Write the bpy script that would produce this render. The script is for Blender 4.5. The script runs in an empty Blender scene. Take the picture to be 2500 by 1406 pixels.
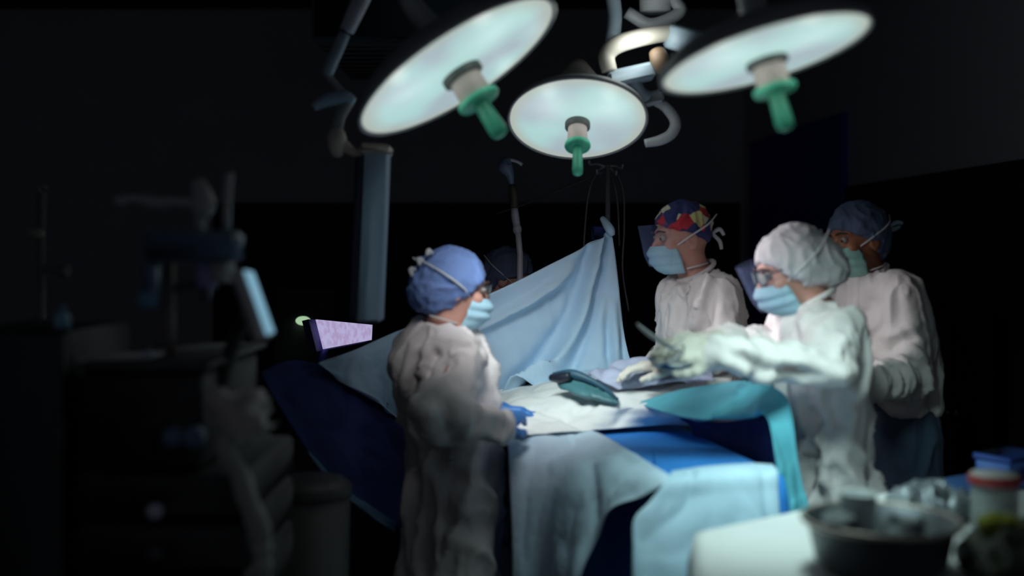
import bpy, math
import numpy as np
from mathutils import Vector, Matrix

S = bpy.context.scene
COL = S.collection

# ------------------------------------------------------------------ camera
CAM_Z, FPX, HORIZON = 1.55, 40.0 / 36.0 * 2500.0, 620.0
cam_data = bpy.data.cameras.new('camera')
cam = bpy.data.objects.new('camera', cam_data)
COL.objects.link(cam)
cam.location = (0, 0, CAM_Z)
cam.rotation_euler = (math.pi / 2, 0, 0)
cam_data.lens, cam_data.sensor_width, cam_data.sensor_fit = 40.0, 36.0, 'HORIZONTAL'
cam_data.shift_y = (HORIZON - 703.0) / 2500.0
cam_data.clip_start = 0.05
cam_data.dof.use_dof = True
cam_data.dof.focus_distance = 4.6
cam_data.dof.aperture_fstop = 1.0
S.camera = cam

# ------------------------------------------------------------------ world, exposure
w = bpy.data.worlds.new('world')
S.world = w
w.use_nodes = True
w.node_tree.nodes['Background'].inputs[0].default_value = (0.78, 0.85, 1.0, 1)
w.node_tree.nodes['Background'].inputs[1].default_value = 0.034
S.view_settings.view_transform = 'Standard'
S.view_settings.look = 'None'
S.view_settings.exposure = 0.0
S.view_settings.gamma = 1.0
S.view_settings.use_curve_mapping = False


def P(u, v, Y):
    """Point of the room at distance Y from the camera plane, read off the photograph."""
    return np.array([(u - 1250.0) / FPX * Y, Y, CAM_Z - (v - HORIZON) / FPX * Y])


def PZ(u, v, z):
    """Point of the room at height z, read off the photograph."""
    Y = (CAM_Z - z) * FPX / (v - HORIZON)
    return P(u, v, Y)


def nrm(a):
    a = np.asarray(a, float)
    return a / (np.linalg.norm(a) + 1e-12)


# ------------------------------------------------------------------ materials
MATS = {}


def lin(c):
    return tuple(((x / 255.0) / 12.92 if x / 255.0 <= 0.04045 else ((x / 255.0 + 0.055) / 1.055) ** 2.4) for x in c)


def mat(name, col, rough=0.6, metal=0.0, var=0.12, scale=14.0, bump=0.0, bscale=40.0, bdist=0.01, sheen=0.0, trans=0.0, alpha=None,
        spec=0.5, sss=0.0):
    if name in MATS:
        return MATS[name]
    m = bpy.data.materials.new(name)
    m.use_nodes = True
    nt = m.node_tree
    b = nt.nodes['Principled BSDF']
    tc = nt.nodes.new('ShaderNodeTexCoord')
    no = nt.nodes.new('ShaderNodeTexNoise')
    no.inputs['Scale'].default_value = scale
    no.inputs['Detail'].default_value = 4
    nt.links.new(tc.outputs['Object'], no.inputs['Vector'])
    mx = nt.nodes.new('ShaderNodeMix')
    mx.data_type = 'RGBA'
    c = np.array(col, float)
    mx.inputs[6].default_value = (*np.clip(c * (1 - var), 0, 1), 1)
    mx.inputs[7].default_value = (*np.clip(c * (1 + var), 0, 1), 1)
    nt.links.new(no.outputs['Fac'], mx.inputs[0])
    nt.links.new(mx.outputs[2], b.inputs['Base Color'])
    b.inputs['Roughness'].default_value = rough
    b.inputs['Metallic'].default_value = metal
    b.inputs['Specular IOR Level'].default_value = spec
    if sheen:
        b.inputs['Sheen Weight'].default_value = sheen
    if trans:
        b.inputs['Transmission Weight'].default_value = trans
    if sss:
        b.inputs['Subsurface Weight'].default_value = sss
        b.inputs['Subsurface Radius'].default_value = (0.012, 0.005, 0.003)
    if bump:
        n2 = nt.nodes.new('ShaderNodeTexNoise')
        n2.inputs['Scale'].default_value = bscale
        n2.inputs['Detail'].default_value = 3
        nt.links.new(tc.outputs['Object'], n2.inputs['Vector'])
        bp = nt.nodes.new('ShaderNodeBump')
        bp.inputs['Strength'].default_value = bump
        bp.inputs['Distance'].default_value = bdist
        nt.links.new(n2.outputs['Fac'], bp.inputs['Height'])
        nt.links.new(bp.outputs['Normal'], b.inputs['Normal'])
    MATS[name] = m
    return m


def clear_mat(name, tint, clear=0.75, rough=0.1):
    """A thin clear plastic sheet: mostly lets light through, with a tinted gloss."""
    if name in MATS:
        return MATS[name]
    m = bpy.data.materials.new(name)
    m.use_nodes = True
    nt = m.node_tree
    for n in list(nt.nodes):
        nt.nodes.remove(n)
    out = nt.nodes.new('ShaderNodeOutputMaterial')
    tr = nt.nodes.new('ShaderNodeBsdfTransparent')
    pb = nt.nodes.new('ShaderNodeBsdfPrincipled')
    pb.inputs['Base Color'].default_value = (*tint, 1)
    pb.inputs['Roughness'].default_value = rough
    mx = nt.nodes.new('ShaderNodeMixShader')
    lw = nt.nodes.new('ShaderNodeLayerWeight')
    lw.inputs['Blend'].default_value = 0.35
    mr = nt.nodes.new('ShaderNodeMapRange')
    mr.inputs['To Min'].default_value = 1 - clear
    mr.inputs['To Max'].default_value = min(1.0, 1.14 - clear)
    nt.links.new(lw.outputs['Facing'], mr.inputs['Value'])
    nt.links.new(mr.outputs['Result'], mx.inputs[0])
    nt.links.new(tr.outputs[0], mx.inputs[1])
    nt.links.new(pb.outputs[0], mx.inputs[2])
    nt.links.new(mx.outputs[0], out.inputs[0])
    MATS[name] = m
    return m


def glow_mat(name, col, strength):
    if name in MATS:
        return MATS[name]
    m = bpy.data.materials.new(name)
    m.use_nodes = True
    b = m.node_tree.nodes['Principled BSDF']
    b.inputs['Base Color'].default_value = (0.05, 0.05, 0.05, 1)
    b.inputs['Emission Color'].default_value = (*col, 1)
    b.inputs['Emission Strength'].default_value = strength
    MATS[name] = m
    return m


# ------------------------------------------------------------------ mesh builder
class MB:
    """Collects shapes; build() links them as ONE mesh object."""

    def __init__(self):
        self.v, self.f, self.n = [], [], 0

    def add(self, v, f):
        v = np.asarray(v, float).reshape(-1, 3)
        self.v.append(v)
        self.f += [tuple(int(i) + self.n for i in q) for q in f]
        self.n += len(v)
        return self

    def box(self, c, size, ax=None, bev=0.006):
        """Bevelled box; ax = 3x3 rows of local axes."""
        ax = np.eye(3) if ax is None else np.asarray(ax, float)
        h = np.asarray(size, float) / 2
        b = min(bev, *(h * 0.45))
        vs, idx = [], {}
        for sx in (-1, 1):
            for sy in (-1, 1):
                for sz in (-1, 1):
                    s = np.array([sx, sy, sz])
                    for k in range(3):
                        p = s * (h - b)
                        p[k] = s[k] * h[k]
                        idx[(sx, sy, sz, k)] = len(vs)
                        vs.append(p)
        fs = []
        for k in range(3):
            a, c2 = [i for i in range(3) if i != k]
            for s in (-1, 1):
                q = []
                for (p1, p2) in ((-1, -1), (1, -1), (1, 1), (-1, 1)):
                    t = [0, 0, 0]
                    t[k], t[a], t[c2] = s, p1, p2
                    q.append(idx[(*t, k)])
                fs.append(q)
        for a in range(3):
            k1, k2 = [i for i in range(3) if i != a]
            for s1 in (-1, 1):
                for s2 in (-1, 1):
                    q = []
                    for (sa, k) in ((-1, k1), (1, k1), (1, k2), (-1, k2)):
                        t = [0, 0, 0]
                        t[a], t[k1], t[k2] = sa, s1, s2
                        q.append(idx[(*t, k)])
                    fs.append(q)
        for sx in (-1, 1):
            for sy in (-1, 1):
                for sz in (-1, 1):
                    fs.append([idx[(sx, sy, sz, k)] for k in range(3)])
        self.add(np.array(vs) @ ax + np.asarray(c, float), fs)
        return self

    def tube(self, pts, r, n=12, smooth=6, cap=True):
        pts = np.array(pts, float)
        rs = np.full(len(pts), r, float) if np.isscalar(r) else np.array(r, float)
        if smooth and len(pts) > 2:
            pts, rs = crom1(np.column_stack([pts, rs]), smooth)[:, :3], crom1(np.column_stack([pts, rs]), smooth)[:, 3]
        t = np.gradient(pts, axis=0)
        t /= np.linalg.norm(t, axis=1)[:, None] + 1e-12
        up = np.array([0, 0, 1.0]) if abs(t[0][2]) < 0.9 else np.array([1.0, 0, 0])
        vs = []
        a = np.linspace(0, 2 * np.pi, n, endpoint=False)
        x = nrm(np.cross(up, t[0]))
        for i in range(len(pts)):
            x = nrm(x - t[i] * np.dot(x, t[i]))
            y = np.cross(t[i], x)
            vs.append(pts[i] + rs[i] * (np.cos(a)[:, None] * x + np.sin(a)[:, None] * y))
        fs = []
        for i in range(len(pts) - 1):
            for j in range(n):
                k = (j + 1) % n
                fs.append((i * n + j, i * n + k, (i + 1) * n + k, (i + 1) * n + j))
        if cap:
            fs.append(tuple(range(n - 1, -1, -1)))
            m = (len(pts) - 1) * n
            fs.append(tuple(range(m, m + n)))
        self.add(np.concatenate(vs), fs)
        return self

    def lathe(self, prof, c, axis=(0, 0, 1), n=40, xdir=None):
        """prof: list of (radius, height along axis). Closed at radius 0 ends."""
        axis = nrm(axis)
        ref = np.array([0, 0, 1.0]) if abs(axis[2]) < 0.9 else np.array([1.0, 0, 0])
        x = nrm(np.cross(ref, axis)) if xdir is None else nrm(xdir)
        y = np.cross(axis, x)
        a = np.linspace(0, 2 * np.pi, n, endpoint=False)
        vs = [np.asarray(c) + h * axis + max(r, 1e-4) * (np.cos(a)[:, None] * x + np.sin(a)[:, None] * y) for r, h in prof]
        fs = []
        for i in range(len(prof) - 1):
            for j in range(n):
                k = (j + 1) % n
                fs.append((i * n + j, i * n + k, (i + 1) * n + k, (i + 1) * n + j))
        if prof[0][0] < 1e-3:
            fs.append(tuple(range(n - 1, -1, -1)))
        if prof[-1][0] < 1e-3:
            m = (len(prof) - 1) * n
            fs.append(tuple(range(m, m + n)))
        self.add(np.concatenate(vs), fs)
        return self

    def ball(self, c, r, n=18):
        r = np.array([r, r, r], float) if np.isscalar(r) else np.array(r, float)
        th = np.linspace(0, np.pi, n // 2 + 1)
        a = np.linspace(0, 2 * np.pi, n, endpoint=False)
        vs = [np.asarray(c) + r * np.column_stack([max(np.sin(t), 1e-3) * np.cos(a), max(np.sin(t), 1e-3) * np.sin(a), np.full(n, np.cos(t))])
              for t in th]
        fs = []
        for i in range(len(th) - 1):
            for j in range(n):
                k = (j + 1) % n
                fs.append((i * n + j, (i + 1) * n + j, (i + 1) * n + k, i * n + k))
        self.add(np.concatenate(vs), fs)
        return self

    def build(self, name, m, parent=None, smooth=True, solid=0.0, base=None, offset=0.0):
        v = np.concatenate(self.v)
        o = mesh_obj(name, v, self.f, m, parent, smooth, base)
        if solid:
            md = o.modifiers.new('thickness', 'SOLIDIFY')
            md.thickness = solid
            md.offset = offset
        return o


ROOT_LOC = {}


def mesh_obj(name, v, f, m, parent=None, smooth=True, base=None):
    """base: where the object's origin goes (world). Children are stored relative to their root's origin."""
    v = np.asarray(v, float)
    if parent is not None:
        loc = ROOT_LOC[parent.name]
    else:
        if base is None:
            base = np.array([(v[:, 0].min() + v[:, 0].max()) / 2, (v[:, 1].min() + v[:, 1].max()) / 2, v[:, 2].min()])
        loc = np.asarray(base, float)
    me = bpy.data.meshes.new(name)
    me.from_pydata((v - loc).tolist(), [], [tuple(q) for q in f])
    me.update()
    if smooth:
        me.polygons.foreach_set('use_smooth', [True] * len(me.polygons))
    me.materials.append(m)
    o = bpy.data.objects.new(name, me)
    COL.objects.link(o)
    ROOT_LOC[o.name] = loc
    if parent is not None:
        o.parent = parent
    else:
        o.location = loc
    return o


def thing(name, label, cat, loc, group=None):
    o = bpy.data.objects.new(name, None)
    COL.objects.link(o)
    o.location = loc
    o.empty_display_size = 0.05
    ROOT_LOC[o.name] = np.asarray(loc, float)
    return tag(o, label, cat, group)


def tag(o, label, cat, group=None):
    o['label'], o['category'] = label, cat
    if group:
        o['group'] = group
    return o


def struct(o, label=None):
    o['kind'] = 'structure'
    if label:
        o['label'] = label
        o['category'] = 'room'
    return o


# ------------------------------------------------------------------ splines, lofts, noise
def crom1(a, k):
    """Catmull-Rom along axis 0, k points per span."""
    a = np.asarray(a, float)
    n = len(a)
    p = np.concatenate([[2 * a[0] - a[1]], a, [2 * a[-1] - a[-2]]])
    out = []
    for i in range(n - 1):
        p0, p1, p2, p3 = p[i], p[i + 1], p[i + 2], p[i + 3]
        for t in np.arange(k) / k:
            out.append(0.5 * (2 * p1 + (p2 - p0) * t + (2 * p0 - 5 * p1 + 4 * p2 - p3) * t * t + (3 * p1 - p0 - 3 * p2 + p3) * t ** 3))
    out.append(a[-1])
    return np.array(out)


def loft(grid, kr=10, kc=10):
    """grid[row][col] of points -> dense array (R, C, 3)."""
    g = np.array(grid, float)
    g = crom1(g, kr)
    g = crom1(np.swapaxes(g, 0, 1), kc)
    return np.swapaxes(g, 0, 1)


def grid_normals(g):
    a, b = np.gradient(g, axis=1), np.gradient(g, axis=0)
    n = np.cross(a, b)
    return n / (np.linalg.norm(n, axis=2)[:, :, None] + 1e-12)


def grid_faces(R, C, close=False):
    fs = []
    for i in range(R - 1):
        for j in range(C if close else C - 1):
            k = (j + 1) % C
            fs.append((i * C + j, i * C + k, (i + 1) * C + k, (i + 1) * C + j))
    return fs


def _hash(ix, iy, iz, seed):
    h = (ix * 374761393 + iy * 668265263 + iz * 2147483647 + seed * 974634777) & 0xFFFFFFFF
    h = ((h ^ (h >> 13)) * 1274126177) & 0xFFFFFFFF
    h = h ^ (h >> 16)
    return (h & 0xFFFF) / 65535.0


def vnoise(p, seed=0):
    """Smooth value noise 0..1 at points p (N,3)."""
    p = np.asarray(p, float)
    i = np.floor(p).astype(np.int64)
    f = p - i
    f = f * f * f * (f * (f * 6 - 15) + 10)
    r = 0
    for dx in (0, 1):
        for dy in (0, 1):
            for dz in (0, 1):
                wt = (f[:, 0] if dx else 1 - f[:, 0]) * (f[:, 1] if dy else 1 - f[:, 1]) * (f[:, 2] if dz else 1 - f[:, 2])
                r = r + wt * _hash(i[:, 0] + dx, i[:, 1] + dy, i[:, 2] + dz, seed)
    return r


def folds(p, sc, seed=0):
    """Soft ridges, about -0.5..0.5, stretched by the scale vector sc."""
    q = np.asarray(p, float) * np.asarray(sc, float)
    wv = np.column_stack([vnoise(q * 0.7 + 11, seed + 5), vnoise(q * 0.7 + 37, seed + 6), vnoise(q * 0.7 + 71, seed + 7)]) - 0.5
    n = vnoise(q + wv * 1.6, seed)
    r = 1 - np.abs(2 * n - 1)
    n2 = vnoise(q * 2.1 + wv * 2.0, seed + 9)
    r2 = 1 - np.abs(2 * n2 - 1)
    return r * r - 0.45 + 0.28 * (r2 ** 3 - 0.3)


def cloth(name, grid, m, parent=None, amp=0.0, sc=(6, 6, 6), seed=0, solid=0.003, kr=10, kc=10, extra=None, base=None, taper_ends=True):
    g = loft(grid, kr, kc)
    n = grid_normals(g)
    R, C = g.shape[:2]
    flat = g.reshape(-1, 3)
    d = np.zeros(len(flat))
    s, t = np.meshgrid(np.linspace(0, 1, R), np.linspace(0, 1, C), indexing='ij')
    if amp:
        e = np.clip(np.minimum(np.minimum(t, 1 - t), np.minimum(s, 1 - s) if taper_ends else s) / 0.10, 0, 1).reshape(-1)
        d += amp * folds(flat, sc, seed) * (0.12 + 0.88 * e)
    if extra is not None:
        d += extra(s, t).reshape(-1)
    flat = flat + n.reshape(-1, 3) * d[:, None]
    return MB().add(flat, grid_faces(R, C)).build(name, m, parent, True, solid, base)


# ------------------------------------------------------------------ solid fields -> one continuous surface
class Field:
    def __init__(self, lo, hi, h):
        self.lo, self.h = np.asarray(lo, float), h
        self.n = np.ceil((np.asarray(hi) - self.lo) / h).astype(int) + 1
        self.d = np.full(self.n, 1.0, np.float32)

    def _win(self, lo, hi):
        a = np.clip(np.floor((np.asarray(lo) - self.lo) / self.h).astype(int), 0, self.n)
        b = np.clip(np.ceil((np.asarray(hi) - self.lo) / self.h).astype(int) + 1, 0, self.n)
        if np.any(b <= a):
            return None, None
        ax = [self.lo[i] + self.h * np.arange(a[i], b[i]) for i in range(3)]
        return tuple(slice(a[i], b[i]) for i in range(3)), np.meshgrid(*ax, indexing='ij')

    def _mix(self, sl, d, k, sub=False):
        a = self.d[sl]
        d = d.astype(np.float32)
        if sub:
            h = np.maximum(k - np.abs(a + d), 0) / k
            self.d[sl] = np.maximum(a, -d) + h * h * k * 0.25
        else:
            h = np.maximum(k - np.abs(a - d), 0) / k
            self.d[sl] = np.minimum(a, d) - h * h * k * 0.25

    def cone(self, a, b, r0, r1, k=0.02, sub=False):
        a, b = np.asarray(a, float), np.asarray(b, float)
        R = max(r0, r1) + max(0.04, k)
        sl, g = self._win(np.minimum(a, b) - R, np.maximum(a, b) + R)
        if sl is None:
            return self
        ab = b - a
        t = np.clip(sum((g[i] - a[i]) * ab[i] for i in range(3)) / (ab @ ab + 1e-12), 0, 1)
        d = np.sqrt(sum((g[i] - a[i] - t * ab[i]) ** 2 for i in range(3))) - (r0 + (r1 - r0) * t)
        self._mix(sl, d, k, sub)
        return self

    def ell(self, c, r, ax=None, k=0.02, sub=False, cut=None):
        """Ellipsoid with axes rows ax. cut = (point, normal): keeps the side the normal points to."""
        c, r = np.asarray(c, float), np.asarray(r, float)
        ax = np.eye(3) if ax is None else np.asarray(ax, float)
        R = r.max() + max(0.04, k)
        sl, g = self._win(c - R, c + R)
        if sl is None:
            return self
        L = [sum((g[i] - c[i]) * ax[j][i] for i in range(3)) for j in range(3)]
        k0 = np.sqrt(sum((L[j] / r[j]) ** 2 for j in range(3)))
        k1 = np.sqrt(sum((L[j] / r[j] ** 2) ** 2 for j in range(3))) + 1e-9
        d = k0 * (k0 - 1) / k1
        if cut is not None:
            p, nn = np.asarray(cut[0], float), nrm(cut[1])
            d = np.maximum(d, -sum((g[i] - p[i]) * nn[i] for i in range(3)))
        self._mix(sl, d, k, sub)
        return self

    def column(self, st, yaw, k=0.03):
        """Stack of ellipses: st rows (z, cx, cy, half width, half depth); depth runs along the facing direction yaw."""
        st = np.array(sorted(st, key=lambda s: s[0]), float)
        st = crom1(st, 6)
        R = st[:, 3:5].max() + 0.05
        sl, g = self._win([st[:, 1].min() - R, st[:, 2].min() - R, st[0, 0] - 0.03], [st[:, 1].max() + R, st[:, 2].max() + R, st[-1, 0] + 0.05])
        z = g[2][0, 0, :]
        it = [np.interp(z, st[:, 0], st[:, i]) for i in range(1, 5)]
        f = np.array([math.cos(yaw), math.sin(yaw)])
        dx, dy = g[0] - it[0], g[1] - it[1]
        fw, sd = dx * f[0] + dy * f[1], -dx * f[1] + dy * f[0]
        q = np.sqrt((sd / it[2]) ** 2 + (fw / it[3]) ** 2)
        d = (q - 1) * np.minimum(it[2], it[3])
        zc = np.maximum(st[0, 0] - g[2], g[2] - st[-1, 0])
        d = np.maximum(d, zc)
        self._mix(sl, d, k)
        return self

    def surface(self, relax=2):
        d, n = self.d, self.n
        c = n - 1
        corners = [d[dx:dx + c[0], dy:dy + c[1], dz:dz + c[2]] for dx in (0, 1) for dy in (0, 1) for dz in (0, 1)]
        cnt = sum((x < 0).astype(np.int8) for x in corners)
        act = (cnt > 0) & (cnt < 8)
        I = np.argwhere(act)
        vid = np.full(c, -1, np.int64)
        vid[tuple(I.T)] = np.arange(len(I))
        cv = np.stack([x[tuple(I.T)] for x in corners], 1)
        off = np.array([(dx, dy, dz) for dx in (0, 1) for dy in (0, 1) for dz in (0, 1)], float)
        acc, num = np.zeros((len(I), 3)), np.zeros(len(I))
        for a in range(8):
            for b in range(a + 1, 8):
                if np.abs(off[a] - off[b]).sum() == 1:
                    va, vb = cv[:, a], cv[:, b]
                    x = (va < 0) != (vb < 0)
                    t = np.where(x, va / np.where(x, va - vb, 1), 0)
                    acc += np.where(x[:, None], off[a] + t[:, None] * (off[b] - off[a]), 0)
                    num += x
        v = self.lo + self.h * (I + acc / num[:, None])
        quads = []
        for ax in range(3):
            o1, o2 = [(1, 2), (2, 0), (0, 1)][ax]
            sl0, sl1 = [slice(None)] * 3, [slice(None)] * 3
            sl0[ax], sl1[ax] = slice(0, -1), slice(1, None)
            s0, s1 = d[tuple(sl0)] < 0, d[tuple(sl1)] < 0
            E = np.argwhere(s0 != s1)
            E = E[(E[:, o1] > 0) & (E[:, o2] > 0) & (E[:, o1] < c[o1]) & (E[:, o2] < c[o2])]
            e1, e2 = np.zeros(3, int), np.zeros(3, int)
            e1[o1], e2[o2] = 1, 1
            q = np.stack([vid[tuple((E - e1 - e2).T)], vid[tuple((E - e2).T)], vid[tuple(E.T)], vid[tuple((E - e1).T)]], 1)
            fl = s0[tuple(E.T)]
            q = np.where(fl[:, None], q, q[:, ::-1])
            quads.append(q)
        q = np.concatenate(quads)
        q = q[(q >= 0).all(1)]
        for _ in range(relax):
            sm, nb = np.zeros_like(v), np.zeros(len(v))
            for i in range(4):
                j = (i + 1) % 4
                np.add.at(sm, q[:, i], v[q[:, j]])
                np.add.at(nb, q[:, i], 1)
                np.add.at(sm, q[:, j], v[q[:, i]])
                np.add.at(nb, q[:, j], 1)
            v = v * 0.5 + 0.5 * sm / np.maximum(nb, 1)[:, None]
        return v, q


def vert_normals(v, q):
    fn = np.cross(v[q[:, 2]] - v[q[:, 0]], v[q[:, 3]] - v[q[:, 1]])
    n = np.zeros_like(v)
    for i in range(4):
        np.add.at(n, q[:, i], fn)
    return n / (np.linalg.norm(n, axis=1)[:, None] + 1e-12)


def field_obj(F, name, m, parent=None, amp=0.0, sc=(6, 6, 3), seed=0, relax=2, base=None, creases=None):
    v, q = F.surface(relax)
    if amp:
        v = v + vert_normals(v, q) * (amp * folds(v, sc, seed))[:, None]
    if creases:
        n = vert_normals(v, q)
        d = np.zeros(len(v))
        for a, b, wd, dp in creases:                                  # pressed-in folds of the cloth along a -> b
            ab = b - a
            t = np.clip(((v - a) @ ab) / (ab @ ab), 0, 1)
            df = v - a - t[:, None] * ab
            r2 = df[:, 0] ** 2 + df[:, 2] ** 2 + (0.35 * df[:, 1]) ** 2
            tp = np.sin(np.pi * np.clip(t, 0.08, 0.92))
            d -= dp * np.exp(-r2 / wd ** 2) * tp
            d += 0.45 * dp * np.exp(-((np.sqrt(r2) - 2.0 * wd) / wd) ** 2) * tp
        v = v + n * d[:, None]
    o = mesh_obj(name, v, q.tolist(), m, parent, True, base)
    return o
# ------------------------------------------------------------------ the room
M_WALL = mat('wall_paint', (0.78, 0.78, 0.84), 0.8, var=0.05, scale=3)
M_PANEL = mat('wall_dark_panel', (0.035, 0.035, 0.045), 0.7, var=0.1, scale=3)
M_FLOOR = mat('floor_vinyl', (0.05, 0.055, 0.065), 0.45, var=0.1, scale=4)
M_CEIL = mat('ceiling_paint', (0.10, 0.10, 0.11), 0.9, var=0.05, scale=3)
M_DOOR = mat('door_navy', (0.03, 0.07, 0.70), 0.55, var=0.1, scale=5)
CEIL_Z = 3.7


def slab(a, b, z0, z1, t):
    """Upright slab from ground point a to b; thickness t to the left of a->b."""
    a, b = np.array([*a, 0.0]), np.array([*b, 0.0])
    d = nrm(b - a)
    n = np.array([-d[1], d[0], 0])
    c = (a + b) / 2 + n * t / 2 + np.array([0, 0, (z0 + z1) / 2])
    return c, (np.linalg.norm(b - a), t, z1 - z0), [d, n, (0, 0, 1)]


def shell(name, args, m, label):
    c, s, ax = args
    return struct(MB().box(c, s, ax, 0.003).build(name, m, smooth=False), label)


RW0, RW1 = (2.035, 10.0), (2.90, 0.4)                      # right wall runs from the far corner towards the camera


def rw(y):
    t = (y - RW0[1]) / (RW1[1] - RW0[1])
    return (RW0[0] + t * (RW1[0] - RW0[0]), y)


struct(MB().box((-1.0, 5.0, -0.05), (9.4, 11.4, 0.1), bev=0.002).build('floor', M_FLOOR, smooth=False), 'dark vinyl floor of the operating room')
struct(MB().box((-1.0, 5.4, CEIL_Z + 0.05), (9.4, 10.2, 0.1), bev=0.002).build('ceiling', M_CEIL, smooth=False), 'dark ceiling of the operating room')
shell('wall_back', slab((2.3, 10.0), (-5.2, 10.0), 0.0, CEIL_Z, -0.1), M_WALL, 'dim grey back wall of the operating room')
shell('wall_right', slab(RW1, RW0, 0.0, CEIL_Z, -0.1), M_WALL, 'dim grey right wall of the operating room')
shell('wall_left', slab((-5.1, 10.0), (-5.1, 1.0), 0.0, CEIL_Z, -0.1), M_WALL, 'dim grey left wall of the operating room')
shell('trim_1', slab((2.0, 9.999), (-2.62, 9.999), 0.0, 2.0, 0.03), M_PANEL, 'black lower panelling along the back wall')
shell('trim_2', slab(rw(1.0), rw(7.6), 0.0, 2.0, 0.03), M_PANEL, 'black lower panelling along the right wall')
shell('door_1', slab(rw(7.62), rw(9.7), 0.0, 2.5, 0.04), M_DOOR, 'navy blue door at the far end of the right wall')

# ------------------------------------------------------------------ surgical lamps
M_HOUSING = mat('lamp_housing', (0.30, 0.32, 0.35), 0.45, var=0.04)
M_ARM = mat('lamp_arm_paint', (0.52, 0.56, 0.60), 0.4, var=0.04)
M_HUB = mat('lamp_hub_dark', (0.16, 0.19, 0.18), 0.5)
M_NECK = mat('lamp_neck_pink', (0.92, 0.76, 0.70), 0.5)
M_GREEN = mat('sterile_handle_green', (0.10, 0.66, 0.42), 0.4, var=0.05)


def face_mat(name, seed):
    """Lamp glass: lit segments seen through a frosted cover, warmer at the rim."""
    m = bpy.data.materials.new(name)
    m.use_nodes = True
    nt = m.node_tree
    b = nt.nodes['Principled BSDF']
    b.inputs['Base Color'].default_value = (0.4, 0.45, 0.45, 1)
    b.inputs['Roughness'].default_value = 0.35
    tc = nt.nodes.new('ShaderNodeTexCoord')
    gr = nt.nodes.new('ShaderNodeAttribute')
    gr.attribute_name = 'ring'
    no = nt.nodes.new('ShaderNodeTexNoise')
    no.inputs['Scale'].default_value = 5.0
    no.inputs['Detail'].default_value = 1.0
    nt.links.new(tc.outputs['Object'], no.inputs['Vector'])
    cr = nt.nodes.new('ShaderNodeValToRGB')
    e = cr.color_ramp.elements
    e[0].position, e[0].color = 0.38, (*lin((168, 184, 192)), 1)
    e[1].position, e[1].color = 0.64, (*lin((176, 216, 212)), 1)
    nt.links.new(no.outputs['Fac'], cr.inputs[0])
    rr = nt.nodes.new('ShaderNodeValToRGB')
    r = rr.color_ramp.elements
    r[0].position, r[0].color = 0.80, (0, 0, 0, 1)
    r[1].position, r[1].color = 1.0, (1, 1, 1, 1)
    nt.links.new(gr.outputs['Fac'], rr.inputs[0])
    mx = nt.nodes.new('ShaderNodeMix')
    mx.data_type = 'RGBA'
    mx.inputs[7].default_value = (*lin((178, 182, 170)), 1)
    nt.links.new(rr.outputs[0], mx.inputs[0])
    nt.links.new(cr.outputs[0], mx.inputs[6])
    nt.links.new(mx.outputs[2], b.inputs['Emission Color'])
    b.inputs['Emission Strength'].default_value = 0.86
    return m


COOL, WARM = (0.60, 1.0, 0.92), (1.0, 0.94, 0.96)


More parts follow.
